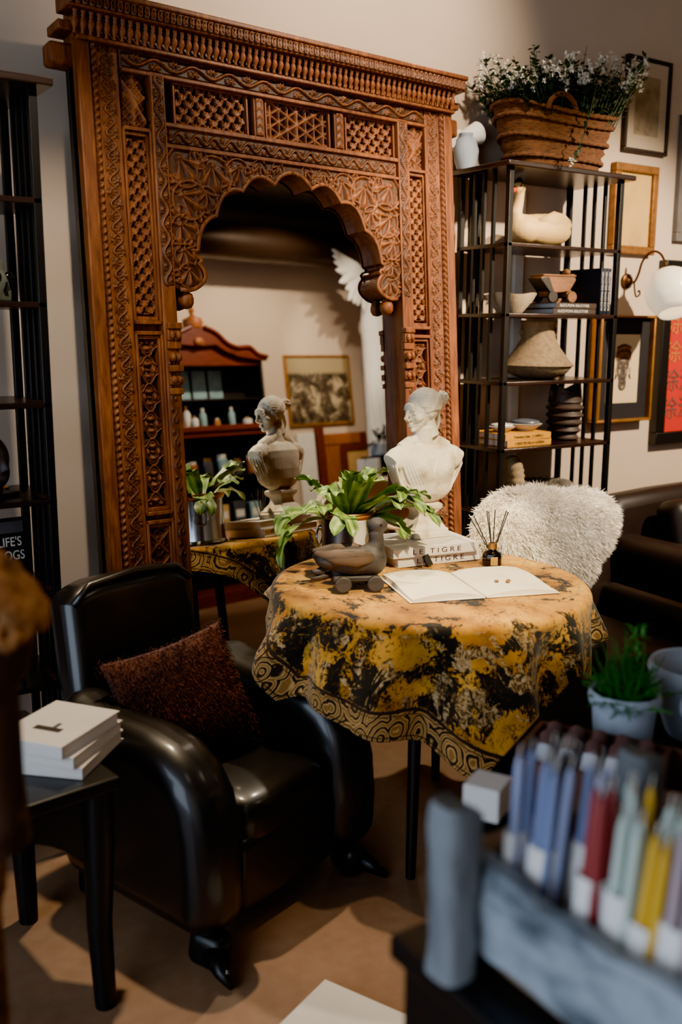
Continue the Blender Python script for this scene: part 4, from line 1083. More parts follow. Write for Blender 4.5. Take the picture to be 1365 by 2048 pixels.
# red calligraphy
t, yy = picture('red_calligraphy', 'vermilion scroll with columns of gold and grey characters in a black frame at right', 3.842, 4.28, .965, 1.84, .058, .05, 'black_wood', 'red_paper')
for r_ in range(5):
    for c in range(3):
        text('character', '涂', .115, 'glyph_gold' if (r_ in (1, 2)) else 'glyph_grey', t, (-.105+.115*c, yy-.001, .275-.137*r_), (PI/2, 0, 0), ext=.0004)
picture('grey_framed_picture', 'grey-framed picture cut by the right photo edge', 3.92, 4.30, 1.93, 2.50, .04, .03, 'grey_frame', 'tan_panel')

# --- brass wall sconce with opal globe
sc = thing('wall_sconce', 'brass swan-neck wall sconce with a white opal glass globe', 'lamp', (3.618, WY, 1.735))
MB().lathe([(.004, 0), (.030, 0), (.036, .006), (.034, .014), (.022, .020), (.018, .028), (.010, .032), (.004, .034)], 32, mat=RX(PI/2)).build('rosette', 'dark_brass', sc, smooth='auto')
arm = [(0, -.02, .0), (.0, -.05, -.005), (.002, -.07, .03), (.004, -.085, .08), (.004, -.115, .115), (.004, -.155, .125), (.004, -.19, .108), (.004, -.215, .07), (.004, -.222, .045)]
# smooth the arm
def catmull(P, m=8):
    P = [Vector(p) for p in P]; out = []
    for i in range(len(P)-1):
        p0, p1, p2, p3 = P[max(i-1, 0)], P[i], P[i+1], P[min(i+2, len(P)-1)]
        for k in range(m):
            t = k/m; out.append(.5*((2*p1)+(p2-p0)*t+(2*p0-5*p1+4*p2-p3)*t*t+(3*p1-p0-3*p2+p3)*t**3))
    return out+[P[-1]]
MB().tube(catmull(arm), .0055, 10).build('swan_neck', 'dark_brass', sc, smooth=True)
MB().tube(catmull([(0, -.05, -.005), (.0, -.055, -.04), (.0, -.065, -.07), (.0, -.085, -.062), (.0, -.083, -.045), (0, -.074, -.05)]), [.004]*41, 8).build('scroll', 'dark_brass', sc, smooth=True)
TL = T(.004, -.222, .05) @ RX(R(-24)) @ RY(R(10))
MB().lathe([(.006, .01), (.014, .008), (.022, -.002), (.040, -.008), (.044, -.016), (.038, -.018), (.006, -.006)], 32, mat=TL).build('gallery', 'dark_brass', sc, smooth='auto')
gp = [(.036, -.012)]+[(.113*math.sin(a), -.118+.110*math.cos(a)) for a in [R(22)+R(110)*i/22 for i in range(23)]]
a_, b_ = gp[-1]
gp += [(.066, -.222), (.063, -.219), (a_-.004, b_)]+[(.109*math.sin(a), -.118+.106*math.cos(a)) for a in [R(132)-R(108)*i/20 for i in range(21)]]
MB().lathe(gp, 44, mat=TL, close=False).build('globe', 'opal', sc, smooth=True)
# ------------------------------------------------------------------ black leather club chair
CHL, CHR = (1.065, 2.215, 0), R(18)
ac = thing('club_armchair', 'low black leather club armchair with curved arms facing the room', 'armchair', CHL, CHR)
def rbox(name, c, s, bev, mat, parent, rot=None, seg=5):
    m_ = MB().box(-s[0]/2, s[0]/2, -s[1]/2, s[1]/2, -s[2]/2, s[2]/2)
    o = m_.build(name, mat, parent, bevel=bev, seg=seg); o.location = c
    if rot: o.rotation_euler = rot
    return o
prof_arm = [(.28, .09), (.28, .60), (.18, .57), (.06, .56), (-.05, .56), (-.14, .545), (-.21, .505), (-.26, .44), (-.285, .35), (-.292, .24), (-.285, .09)]
for s in (-1, 1):
    m_ = MB().prism(prof_arm, s*.172, s*.345, axis='x')
    m_.build('arm', 'leather', ac, bevel=.078, seg=8)
    rbox('foot', (s*.265, -.225, .048), (.07, .10, .095), .028, 'black_wood', ac, (R(8), 0, R(-s*14)))
    MB().tube([(s*.275, -.25, .05), (s*.295, -.30, .024), (s*.302, -.335, .011)], [(.034, .03), (.018, .024), (.008, .010)], 12).build('foot_toe', 'black_wood', ac, smooth=True)
    rbox('foot', (s*.25, .25, .045), (.06, .06, .09), .012, 'black_wood', ac)
    MB().ell((s*.296, -.312, .034), .006, nu=10, nv=6).build('foot_stud', 'silver', ac, smooth=True)
rbox('seat_base', (0, .0, .19), (.37, .50, .20), .03, 'leather', ac)
MB().ell((0, .0, .315), (.170, .255, .075), nu=48, nv=24, e1=.45, e2=.32).build('seat_cushion', 'leather', ac, smooth=True)
bk_ = MB().prism([(-.25, .12), (-.25, .80), (-.225, .835), (-.15, .85), (.09, .85), (.165, .835), (.19, .80), (.19, .12)], 0, .12)
o = bk_.build('backrest', 'leather', ac, bevel=.045, seg=6); o.location = (0, .20, 0); o.rotation_euler = (R(-7), 0, 0)
MB().tube([(-.235, .302, .79), (-.18, .306, .833), (-.03, .310, .845), (.12, .306, .833), (.175, .302, .79)], .010, 8).build('back_piping', 'leather', ac, smooth=True)
# fur cushion
cu = thing('fur_cushion', 'brown fur cushion resting in the black leather armchair', 'cushion', (.975, 2.268, .535), CHR, rot=(R(-24), R(-8), CHR+R(-12)))
pm = MB(); n = 40
for sgn in (1, -1): pass
gx, gy = np.meshgrid(np.linspace(-1, 1, n), np.linspace(-1, 1, n))
def pill(sg):
    hgt = .075*((1-np.abs(gx)**3)*(1-np.abs(gy)**3))**.55
    pin = 1-.07*(np.abs(gx)*np.abs(gy))
    return np.stack([gx*.182*(1-.10*(1-np.abs(gy)**2)*np.abs(gx)**4), sg*hgt, gy*.165*(1-.10*(1-gx**2)*np.abs(gy)**4)], -1)
A, B = pill(-1).reshape(-1, 3), pill(1).reshape(-1, 3)
fs = []
for j in range(n-1):
    for i in range(n-1):
        a = j*n+i; fs.append((a, a+1, a+n+1, a+n)); fs.append((n*n+a, n*n+a+n, n*n+a+n+1, n*n+a+1))
pm.add(np.vstack([A, B]).tolist(), fs); pm.build('pillow', 'fur_brown', cu, smooth=True, weld=True)
def fur(name, mat, parent, pts, nrm, L, wd, droop=(0, 0, -.4), jit=.5, kind=None):
    m_ = len(pts); dirs = nrm+nrs.randn(m_, 3)*jit+np.array(droop); dirs /= np.linalg.norm(dirs, axis=1)[:, None]
    sd = np.cross(dirs, nrs.randn(m_, 3)); sd /= np.linalg.norm(sd, axis=1)[:, None]
    ln = L*(.6+.6*nrs.rand(m_))[:, None]
    tip = pts+dirs*ln+np.array(droop)*ln*.5
    V = np.concatenate([pts-sd*wd, pts+sd*wd, (pts+dirs*ln*.55)+sd*wd*.7, tip, (pts+dirs*ln*.55)-sd*wd*.7], 0)
    i = np.arange(m_); F = np.stack([i, i+m_, i+2*m_, i+3*m_, i+4*m_], -1)
    me = bpy.data.meshes.new(name); me.from_pydata(V.tolist(), [], F.tolist()); me.update()
    return link(me, name, mat, parent, False)
ii = nrs.randint(0, n*n, 9000); pp = A[ii]+nrs.randn(9000, 3)*np.array([.006, .001, .006])
nn = np.stack([gx*.5, -np.ones_like(gx), gy*.5], -1).reshape(-1, 3)[ii]
fur('fur_pile', 'fur_brown', cu, pp, nn, .013, .0013, (0, 0, -.5), .35)

# ------------------------------------------------------------------ lounge chair with sheepskin, sofa
lc = thing('lounge_chair', 'dark brown velvet lounge chair behind the table, under the white sheepskin', 'armchair', (2.665, 2.36, 0), R(-4))
rbox('seat', (0, -.02, .30), (.46, .56, .22), .05, 'brown_leather', lc)
rbox('backrest', (0, .285, .54), (.62, .13, .60), .05, 'brown_leather', lc, (R(-6), 0, 0))
for s in (-1, 1):
    rbox('arm', (s*.275, -.03, .33), (.10, .56, .38), .045, 'brown_leather', lc)
    for y in (-.25, .28): MB().tube([(s*.25, y, .20), (s*.27, y*1.05, 0)], [.022, .014], 10).build('leg', 'black_wood', lc, smooth='auto')
sh = thing('sheepskin', 'fluffy white sheepskin throw draped over the back of the lounge chair', 'throw', (2.450, 2.405, .775), R(-4))
def outline(a):
    c, s = np.cos(a), np.sin(a)
    base = 1/((np.abs(c)/.305)**3.2+(np.abs(s)/.175)**3.2)**(1/3.2)
    return base*(1+.05*np.sin(3*a+1)+.03*np.sin(5*a)+.02*np.sin(9*a)-.10*np.exp(-((np.mod(a, 2*PI)-R(338))/.14)**2)+.16*np.exp(-((np.mod(a, 2*PI)-R(312))/.25)**2))
na, nr = 96, 22
aa, tt = np.meshgrid(np.linspace(0, 2*PI, na, endpoint=False), np.linspace(0, 1, nr))
rad = outline(aa)*tt
Xs, Zs = rad*np.cos(aa), rad*np.sin(aa)
Ys = -.045*(1-tt**4)+.02*np.sin(Xs*14)*np.cos(Zs*11)*.5+np.clip(Zs-.10, 0, 1)*.55+.03*tt**6
Pf = np.stack([Xs, Ys, Zs], -1).reshape(-1, 3); Pb = Pf.copy(); Pb[:, 1] += .022
fs = []
for j in range(nr-1):
    for i in range(na):
        a, b2 = j*na+i, j*na+(i+1) % na; fs.append((a, b2, b2+na, a+na)); fs.append((na*nr+a, na*nr+a+na, na*nr+b2+na, na*nr+b2))
for i in range(na):
    a, b2 = (nr-1)*na+i, (nr-1)*na+(i+1) % na; fs.append((a, b2, na*nr+b2, na*nr+a))
MB().add(np.vstack([Pf, Pb]).tolist(), fs).build('hide', 'sheep', sh, smooth=True, weld=True)
mF = 26000
ta = nrs.rand(mF)*2*PI; tr = np.sqrt(nrs.rand(mF)); 
ex = nrs.rand(mF) < .25; tr[ex] = .93+.07*nrs.rand(ex.sum())
ro_ = outline(ta)*tr; fx, fz = ro_*np.cos(ta), ro_*np.sin(ta)
fy = -.045*(1-tr**4)+.02*np.sin(fx*14)*np.cos(fz*11)*.5+np.clip(fz-.10, 0, 1)*.55+.03*tr**6
cl_ = np.sin(fx*40+np.sin(fz*30)*2)*.35
nn = np.stack([np.cos(ta)*tr**3*.9+cl_, -np.ones(mF)*(1-.6*tr**4), np.sin(ta)*tr**3*.9+np.cos(fz*45+fx*20)*.3], -1)
fur('wool_pile', 'sheep', sh, np.stack([fx, fy, fz], -1), nn, .034, .0017, (0, 0, -.25), .38)

so_ = thing('leather_sofa', 'dark brown leather sofa along the back wall at the right edge', 'sofa', (4.27, 2.56, 0))
rbox('base', (0, 0, .22), (1.96, .80, .26), .04, 'brown_leather', so_)
bk2 = MB().prism([(-1.0, .30), (-1.0, .74), (-.93, .80), (-.6, .815), (.6, .83), (1.0, .80), (1.0, .30)], 0, .20)
o = bk2.build('backrest', 'brown_leather', so_, bevel=.06, seg=5); o.location = (0, .18, 0); o.rotation_euler = (R(-8), 0, 0)
for s in (-1, 1):
    rbox('arm', (s*.90, -.03, .44), (.20, .78, .36), .08, 'brown_leather', so_)
for k in range(3):
    rbox('seat_cushion', (-.54+.54*k, -.08, .405), (.53, .60, .14), .045, 'brown_leather', so_)
    rbox('back_cushion', (-.54+.54*k, .13, .62), (.53, .16, .32), .06, 'brown_leather', so_, (R(-12), 0, 0))
for x in (-.9, .9):
    for y in (-.34, .34): MB().lathe([(.02, 0), (.03, .05), (.034, .095), (.004, .095)], 14).build('foot', 'black_wood', so_, smooth='auto').location = (x, y, 0)
scu = thing('sofa_cushion', 'dark patterned cushion with a pale corner on the sofa, cut by the photo edge', 'cushion', (3.86, 2.34, .70), 0, rot=(R(-16), R(8), R(-6)))
n = 30; gx, gy = np.meshgrid(np.linspace(-1, 1, n), np.linspace(-1, 1, n)); A, B = pill(-1).reshape(-1, 3), pill(1).reshape(-1, 3)
fs = []
for j in range(n-1):
    for i in range(n-1):
        a = j*n+i; fs.append((a, a+1, a+n+1, a+n)); fs.append((n*n+a, n*n+a+n, n*n+a+n+1, n*n+a+1))
MB().add(np.vstack([A, B]).tolist(), fs).build('pillow', 'grey_fabric', scu, smooth=True, weld=True)
MB().ell((-.10, -.055, .09), (.05, .012, .04), nu=20, nv=10, e1=.6, e2=.6).build('pale_patch', 'sheep', scu, smooth=True)

# ------------------------------------------------------------------ left foreground
st = thing('side_table', 'black wooden side table with arched apron beside the armchair', 'side table', (.40, 2.10, 0), R(8))
w, dpt = .215, .23
rbox('tabletop', (0, 0, .540), (.47, .50, .032), .008, 'black_wood', st)
for s in (-1, 1):
    for y in (-1, 1):
        MB().tube([(s*.195, y*.21, .525), (s*.195, y*.21, .40), (s*.190, y*.205, .2), (s*.195, y*.21, 0)], [.034, .034, .028, .024], 16).build('leg', 'black_wood', st, smooth='auto')
arch = [(-.18, .525), (-.18, .36)]+[(-.17+.34*i/12, .36+.10*math.sin(PI*i/12)) for i in range(1, 12)]+[(.18, .36), (.18, .525)]
for y in (-.215, .205): MB().prism(arch, y, y+.014).build('apron', 'black_wood', st)
for x in (-.205, .19): MB().prism(arch, x, x+.014, axis='x').build('apron', 'black_wood', st)
for i, (dx, dy, rz_, tt_) in enumerate(((.012, .004, -44, .026), (.006, .002, -49, .028), (-.006, -.002, -54, .030))):
    zc = .5565+sum((.026, .028, .030)[:i])+.0006*i
    b_ = book('small_white_book', ('bottom white paperback of the stack of three on the side table', 'middle white paperback of the stack of three on the side table', 'top white paperback of the stack on the side table, small dark picture on its cover')[i], 'book', .175, .215, tt_, (.590+dx, 2.045+dy, zc), R(rz_), cover='cover_white', pages='white_paper', group='white paperbacks on the side table')
    if i == 2:
        MB().box(-.035, .035, -.048, -.028, tt_, tt_+.0006).build('cover_picture', 'toy_dark', b_)
        MB().box(.004, .014, -.028, -.005, tt_, tt_+.0006).build('cover_figure', 'jar_grey', b_)
hs = thing('curly_stone_head', 'weathered stone bust with curly hair on a pedestal, blurred at the left edge', 'bust', (.243, 1.24, .816), R(-60))
hb_ = MB(); hb_.ell((0, 0, .30), (.078, .095, .10)); hb_.ell((0, -.045, .25), (.060, .060, .075)); hb_.ell((0, -.055, .195), (.036, .035, .03))
hb_.tube([(0, .01, .012), (0, .015, .10), (0, .01, .22)], [.060, .050, .054], 18); hb_.ell((0, 0, .055), (.068, .055, .04))
hb_.tube([(0, -.098, .30), (0, -.115, .255)], [.010, .016], 8)
for s in (-1, 1): hb_.ell((s*.030, -.088, .300), (.022, .012, .008)); hb_.ell((s*.032, -.082, .275), (.016, .012, .010)); hb_.ell((s*.036, -.075, .24), (.026, .022, .024))
hb_.ell((0, -.103, .222), (.020, .010, .006)); hb_.ell((0, -.100, .210), (.016, .010, .006))
hb_.build('figure', 'bust_shaded', hs, remesh=.006, smoothit=3)
cm_ = MB(); rc = random.Random(5)
for i in range(190):
    th_ = rc.uniform(0, 2*PI); ph_ = rc.uniform(.12, 1.5)
    if math.sin(th_) < -.45 and ph_ < .55: continue
    c = Vector((.082*math.cos(ph_)*math.cos(th_), .004+.098*math.cos(ph_)*math.sin(th_), .300+.102*math.sin(ph_)))
    ax = (c-Vector((0, 0, .3))).normalized(); u_ = ax.orthogonal().normalized(); v_ = ax.cross(u_)
    cm_.tube([c+(u_*math.cos(q)+v_*math.sin(q))*(.020-.0022*q)+ax*.004*q*.5 for q in [k*.7 for k in range(9)]], .0075, 7)
cm_.build('curly_hair', 'terracotta', hs, remesh=.005, smoothit=1)
pdl = MB(); pdl.lathe([(.004, 0), (.10, 0), (.10, .05), (.085, .08), (.066, .10), (.062, .40), (.060, .74), (.066, .77), (.068, .77), (.070, .815), (.004, .815)], 32)
tag(place(pdl.build('stone_pedestal', 'terracotta', None, smooth='auto', bevel=.004), (.205, 1.245, 0)), 'brown stone column pedestal at the left edge, carrying the curly-haired bust', 'pedestal')
bxl = MB(); bxl.box(-.17, .17, -.13, .13, 0, .035); bxl.box(-.174, .174, -.134, .134, .02, .038)
tag(place(bxl.build('pale_box', 'cover_white', None, bevel=.003), (.955, 1.49, 0), R(24)), 'flat pale cardboard box on the floor, cut by the bottom of the photo', 'box')

# ------------------------------------------------------------------ right foreground
dt = thing('display_plinth', 'black display plinth under the weathered grey candle crate', 'plinth', (.85, .23, 0))
rbox('block', (0, 0, .385), (.45, 1.18, .77), .006, 'black_wood', dt); rbox('top', (0, 0, .785), (.474, 1.204, .03), .004, 'black_wood', dt)
E1, E2 = Vector((.47, -.883, 0)), Vector((.883, .47, 0)); RZ2 = math.atan2(.47, .883)
P0 = Vector((.98, 1.15, 0))
def L2(a, b, z=0): return P0+E1*a+E2*b+Vector((0, 0, z))
d2 = thing('display_table', 'black display table behind the crate, holding the soap tray and pots', 'table', L2(.30, .36), RZ2)
rbox('tabletop', (0, 0, .702), (.72, .60, .034), .005, 'matte_black', d2)
for x in (-.32, .32):
    for y in (-.26, .26): rbox('leg', (x, y, .343), (.05, .05, .685), .004, 'black_wood', d2)
# crate
cr = thing('candle_crate', 'weathered grey wooden crate with corner posts full of bundled taper candles', 'crate', (0, 0, .80))
cx0, cx1, cy0, cy1 = .660, .90, -.32, .765
fp = MB(); nseg = 40
rows = []
for j, z in enumerate((.018, .05, .085, .112, .126)):
    rows.append([(cx0+.004*math.sin(i*1.3+j*2)+.003*math.sin(i*.4+j), cy0+(cy1-cy0)*i/nseg, z+(.004*math.sin(i*.7)+.003*math.sin(i*2.1) if j in (0, 4) else 0)) for i in range(nseg+1)])
ve = [p for r_ in rows for p in r_]; k_ = nseg+1
vb = [(x+.022, y, z) for x, y, z in ve]; fs = []; n5 = len(ve)
for j in range(4):
    for i in range(nseg): a = j*k_+i; fs.append((a, a+1, a+k_+1, a+k_)); fs.append((n5+a, n5+a+k_, n5+a+k_+1, n5+a+1))
for i in range(nseg): fs.append((i, n5+i, n5+i+1, i+1)); a = 4*k_+i; fs.append((a, a+1, n5+a+1, n5+a))
for j in range(4): a = j*k_; fs.append((a, a+k_, n5+a+k_, n5+a)); a = j*k_+nseg; fs.append((a, n5+a, n5+a+k_, a+k_))
fp.add(ve, fs and vb or vb, ) if False else fp.add(ve+vb, fs)
fp.build('front_plank', 'grey_wood', cr, smooth='auto', bevel=.003)
MB().box(cx1-.02, cx1, cy0, cy1, .018, .128).build('back_plank', 'crate_inside', cr, bevel=.003)
MB().box(cx0+.02, cx1-.02, cy1-.022, cy1, .018, .135).build('end_plank', 'crate_inside', cr, bevel=.003)
MB().box(cx0+.02, cx1-.02, cy0, cy0+.022, .018, .135).build('end_plank', 'crate_inside', cr, bevel=.003)
MB().box(cx0+.015, cx1-.015, cy0+.01, cy1-.01, .004, .02).build('floor_board', 'crate_inside', cr)
for yy_ in (.44, .02): MB().box(cx0-.010, cx0+.002, yy_-.012, yy_+.012, .012, .125).build('batten', 'grey_wood_post', cr, bevel=.003)
for (x, y, hh) in ((.630, .738, .205), (.93, .738, .19), (.63, -.30, .205), (.93, -.30, .19)):
    pm_ = MB(); ring = 18; rws = []
    for j in range(15):
        t = j/14; z = hh*t; s = .024*(1-.06*math.sin(t*5))*(1 if t < .97 else .88)
        rws.append([(math.copysign(abs(math.cos(2*PI*i/ring))**.55, math.cos(2*PI*i/ring))*s*(1+.05*math.sin(j*1.7+i)), math.copysign(abs(math.sin(2*PI*i/ring))**.55, math.sin(2*PI*i/ring))*s*(1+.05*math.sin(j*1.1+i*2)), z-.012*(math.cos(2*PI*i/ring) > .2)*(t > .97)) for i in range(ring)])
    fs = [(j*ring+i, j*ring+(i+1) % ring, (j+1)*ring+(i+1) % ring, (j+1)*ring+i) for j in range(14) for i in range(ring)]+[tuple(range(ring-1, -1, -1)), tuple(14*ring+i for i in range(ring))]
    pm_.add([p for r_ in rws for p in r_], fs); pm_.build('corner_post', 'grey_wood_post', cr, smooth='auto').location = (x, y, 0.0015)
knot = None and MB().ell((.652, .69, .085), (.012, .025, .04), nu=16, nv=10)
# candle bundles
taper = None
def bundle(label, x, y, lean, mats, nb, hgt=.222, band=.132, rad=.0070):
    t = thing('candle_bundle', label, 'candles', (x, y, .8225), 0, 'bundles of taper candles in the crate', rot=(0, R(lean[0]), 0))
    t.rotation_euler = (R(lean[1]), R(lean[0]), 0)
    offs = [((i//2)*rad*2.05-(nb//2-.5)*rad*1.02, ((i % 2)-.5)*rad*2.05) for i in range(nb)]
    for i, (ox, oy) in enumerate(offs):
        m_ = MB().lathe([(.003, 0), (rad, .001), (rad*.96, hgt*.5), (rad*.72, hgt*.93), (rad*.45, hgt*.985), (.0012, hgt), (.0004, hgt+.0005)], 12)
        o = m_.build('candle', mats[i % len(mats)], t, smooth='auto'); MB().tube([(0, 0, hgt-.001), (.0006, 0, hgt+.008), (.002, 0, hgt+.013)], .0007, 5).build('wick', 'cotton', o); o.location = (oy, ox, .003*(i % 3)); o.rotation_euler = (R(rnd.uniform(-1.2, 1.2)), R(rnd.uniform(-1, 1)), 0)
    a, b_ = rad*2.25, rad*(2.2 if nb > 2 else 1.2)
    pr_ = [(a*math.copysign(abs(math.cos(q))**.6, math.cos(q)), b_*math.copysign(abs(math.sin(q))**.6, math.sin(q))) for q in [2*PI*i/28 for i in range(28)]]
    m_ = MB(); vs = [(x_, y_, z_) for z_ in (.01, band) for x_, y_ in pr_]+[(x_*.95, y_*.95, z_) for z_ in (.01, band) for x_, y_ in pr_]; fs = []
    for i in range(28):
        j = (i+1) % 28; fs += [(i, j, 28+j, 28+i), (56+i, 84+i, 84+j, 56+j), (28+i, 28+j, 84+j, 84+i), (i, 56+i, 56+j, j)]
    m_.add(vs, fs); m_.build('paper_band', 'white_paper', t, smooth='auto')
bundle('lavender-blue taper candles at the far end of the crate, nearest the corner post', .706, .726, (2, 0), ['wax_lav', 'wax_blue'], 2)
bundle('dark brown taper candles just behind the first blue ones in the crate', .752, .712, (1, 0), ['wax_brown'], 4)
bundle('cornflower-blue taper candles second along the front of the crate', .704, .688, (4, 1), ['wax_blue', 'wax_lav'], 4)
bundle('pale lavender taper candles leaning beside the cornflower-blue ones', .748, .668, (5, 1), ['wax_lav', 'wax_lav', 'wax_blue'], 4, hgt=.215)
bundle('dark red taper candles in the crate, left of the yellow ones', .704, .616, (4, 0), ['wax_red'], 4)
bundle('mixed yellow and ivory taper candles beside the dark red ones', .745, .606, (3, 0), ['wax_mint', 'wax_yellow'], 4, hgt=.22)
bundle('pale mint taper candles in the middle of the crate front row', .704, .580, (5, 0), ['wax_mint'], 4, hgt=.205)
bundle('bright yellow taper candles at the front of the crate', .704, .548, (6, 0), ['wax_yellow'], 4, hgt=.20, band=.115)
bundle('pale mint taper candles behind the bright yellow ones', .750, .562, (5, 0), ['wax_mint'], 4, hgt=.21)
bundle('pinkish grey taper candles near the right photo edge', .704, .514, (6, 0), ['wax_pink'], 4, hgt=.22)
bundle('brown taper candles cut by the right photo edge', .704, .480, (6, 0), ['wax_brown', 'wax_pink'], 4, hgt=.22)
# soap tray
tr_ = thing('soap_tray', 'open brown wooden tray of wrapped soaps behind the candle crate', 'tray', L2(.07, .085, .7195), math.atan2(E1.y, E1.x))
LX, LY, HZ = .46, .155, .082
m_ = MB(); m_.box(0, LX, 0, LY, 0, .008); m_.build('bottom', 'tray_wood', tr_)
MB().box(0, LX, 0, .010, .008, HZ*.85).build('front_wall', 'tray_wood', tr_, bevel=.002); MB().box(0, LX, LY-.010, LY, .008, HZ).build('back_wall', 'tray_wood', tr_, bevel=.002)
for x in (0, .225, LX-.010): MB().box(x, x+.010, .010, LY-.010, .008, HZ*1.02).build('divider', 'tray_wood', tr_, bevel=.002)
sp = None
for i in range(5):
    for j in range(2):
        a = .035+.040*i; b2 = .028+.047*j
        t = thing('wrapped_soap', ['pale wrapped soap with a pink-brown band leaning in the near row of the tray', 'pale wrapped soap with a pink-brown band leaning in the far row of the tray'][j], 'soap', (0, 0, 0), 0, ['wrapped soaps in the near tray row', 'wrapped soaps in the far tray row'][j])
        p_ = L2(.07, .085, 0)+E1*a+E2*b2
        t.location = (p_.x, p_.y, .7300); t.rotation_euler = (0, 0, math.atan2(E1.y, E1.x)); t.scale = (1, 1, 1)
        Q = T(0, 0, .018) @ RX(R(-42))
        m_ = MB().tube([(0, 0, .0), (0, 0, .02), (0, 0, .058)], [.0165, .0155, .0145], 16); m_.xf(Q); m_.build('wrapper', 'package', t, smooth='auto')
        m_ = MB().tube([(0, 0, .0585), (0, 0, .078), (0, 0, .085)], [.0148, .0140, .009], 16); m_.xf(Q); m_.build('band', 'package_pink', t, smooth='auto')
wb = rbox('white_box', L2(.052, .012, .7195+.028), (.062, .066, .056), .003, 'white_paper', None, (0, 0, math.atan2(E1.y, E1.x)))
tag(wb, 'small white box at the left front corner of the soap tray', 'box')
# pots
pp_ = [(.004, 0), (.042, 0), (.050, .01), (.057, .10), (.057, .112), (.064, .116), (.066, .128), (.062, .140), (.055, .136), (.052, .11), (.046, .02), (.004, .014)]
def pot_(label, x, y, sc, zz_=.7195):
    t = thing('grey_pot', label, 'plant pot', (x, y, zz_)); MB().lathe([(a*sc, b*sc) for a, b in pp_], 36).build('pot', 'grey_pot', t, smooth='auto')
    MB().lathe([(.002, .112*sc), (.0535*sc, .110*sc), (.0535*sc, .10*sc), (.002, .10*sc)], 20).build('soil', 'soil', t, smooth='auto'); return t
fp_ = pot_('pale grey pot with a feathery green fern on the display table', 1.352, 1.120, 1.0)
fm = MB(); rf = random.Random(9)
for i in range(150):
    a = rf.uniform(0, 2*PI); el_ = rf.uniform(.35, 1.45); L = rf.uniform(.06, .115)*(1.25 if el_ > 1.2 else 1)
    p = Vector((rf.uniform(-.03, .03), rf.uniform(-.03, .03), .11)); d_ = Vector((math.cos(a)*math.cos(el_), math.sin(a)*math.cos(el_), math.sin(el_)))
    pts = [p+d_*L*t+Vector((0, 0, -.02*t*t*(1.5-el_))) for t in (0, .33, .66, 1)]
    fm.tube(pts, [.0012, .001, .0008, .0005], 4)
    for k in range(22):
        t = .2+.8*k/22; q = p+d_*L*t+Vector((0, 0, -.02*t*t*(1.5-el_))); b2 = a+PI/2*(1 if k % 2 else -1)+rf.uniform(-.4, .4)
        leafq(fm, q, (math.cos(b2), math.sin(b2), rf.uniform(0, .7)), .018*(1.15-t), .0030)
for k in range(90):
    q = Vector((.012+rf.gauss(0, .009), -.005+rf.gauss(0, .009), rf.uniform(.16, .262))); leafq(fm, q, (rf.gauss(0, 1), rf.gauss(0, 1), .5), .02, .004)
fm.build('fern_fronds', 'fern', fp_)
pot_('empty pale grey pot right of the fern, cut by the photo edge', 1.440, .985, 1.0)
t = thing('shallow_bowl', 'wide pale grey bowl behind the fern pot, cut by the photo edge', 'bowl', (1.575, 1.125, .7195))
MB().lathe([(.004, 0), (.055, 0), (.06, .008), (.088, .085), (.096, .12), (.100, .135), (.096, .148), (.088, .145), (.08, .09), (.05, .02), (.004, .014)], 36).build('bowl', 'grey_pot', t, smooth='auto')
# ------------------------------------------------------------------ the far side of the room, seen only in the mirror
HX, HY = 3.86, -1.02
hu = thing('bonnet_top_hutch', 'red mahogany hutch with a curved bonnet top, reflected at the left of the mirror', 'cabinet', (HX, HY, 0))
hw = .64
def hbx(name, x0, x1, y0, y1, z0, z1, mat='hutch', bev=.004): return MB().box(x0, x1, y0, y1, z0, z1).build(name, mat, hu, bevel=bev)
hbx('back_panel', -hw, hw, -.165, -.15, .08, 1.95, 'hutch_dark')
for s in (-1, 1): hbx('side_panel', *sorted((s*hw, s*(hw-.022))), -.15, .10, .06, 1.93, 'hutch_dark')
hbx('base', -hw-.02, hw+.02, -.16, .17, .0, .10)
hbx('counter_shelf', -hw-.02, hw+.02, -.15, .17, 1.375, 1.42); hbx('counter_edge', -hw-.01, hw+.01, .12, .15, 1.33, 1.378)
for z in (1.62, 1.0, .60): hbx('inner_shelf', -hw+.02, hw-.02, -.15, .08, z, z+.018, 'hutch_dark')
bn = [(-.66, 1.93), (-.66, 1.975), (-.60, 1.98), (-.50, 2.02), (-.46, 2.055), (-.36, 2.05), (-.28, 2.07), (-.20, 2.14), (-.12, 2.195), (0, 2.21), (.12, 2.195), (.20, 2.14), (.28, 2.07), (.36, 2.05), (.46, 2.055), (.50, 2.02), (.60, 1.98), (.66, 1.975), (.66, 1.93), (.40, 1.955), (.26, 2.00), (.16, 2.055), (0, 2.04), (-.16, 2.055), (-.26, 2.00), (-.40, 1.955)]
MB().prism(bn, .06, .15).build('bonnet', 'hutch', hu, bevel=.006)
MB().prism([(-.64, 1.90), (-.62, 1.955), (-.42, 1.975), (-.26, 2.03), (-.1, 2.09), (.1, 2.09), (.26, 2.03), (.42, 1.975), (.62, 1.955), (.64, 1.90)], -.12, .10).build('bonnet_panel', 'hutch', hu)
for s in (-1, 1): MB().tube(catmull([(s*.66, .155, 1.962), (s*.56, .158, 1.985), (s*.48, .16, 2.04), (s*.36, .16, 2.038), (s*.26, .16, 2.075), (s*.17, .16, 2.15), (s*.06, .16, 2.195)]), .017, 8).build('bonnet_moulding', 'hutch', hu, smooth=True)
MB().lathe([(.004, 2.18), (.07, 2.19), (.085, 2.23), (.075, 2.265), (.03, 2.285), (.014, 2.30), (.022, 2.32), (.026, 2.335), (.012, 2.36), (.016, 2.375), (.004, 2.39)], 20, c=(0, .09, 0)).build('finial', 'orange_wood', hu, smooth='auto')
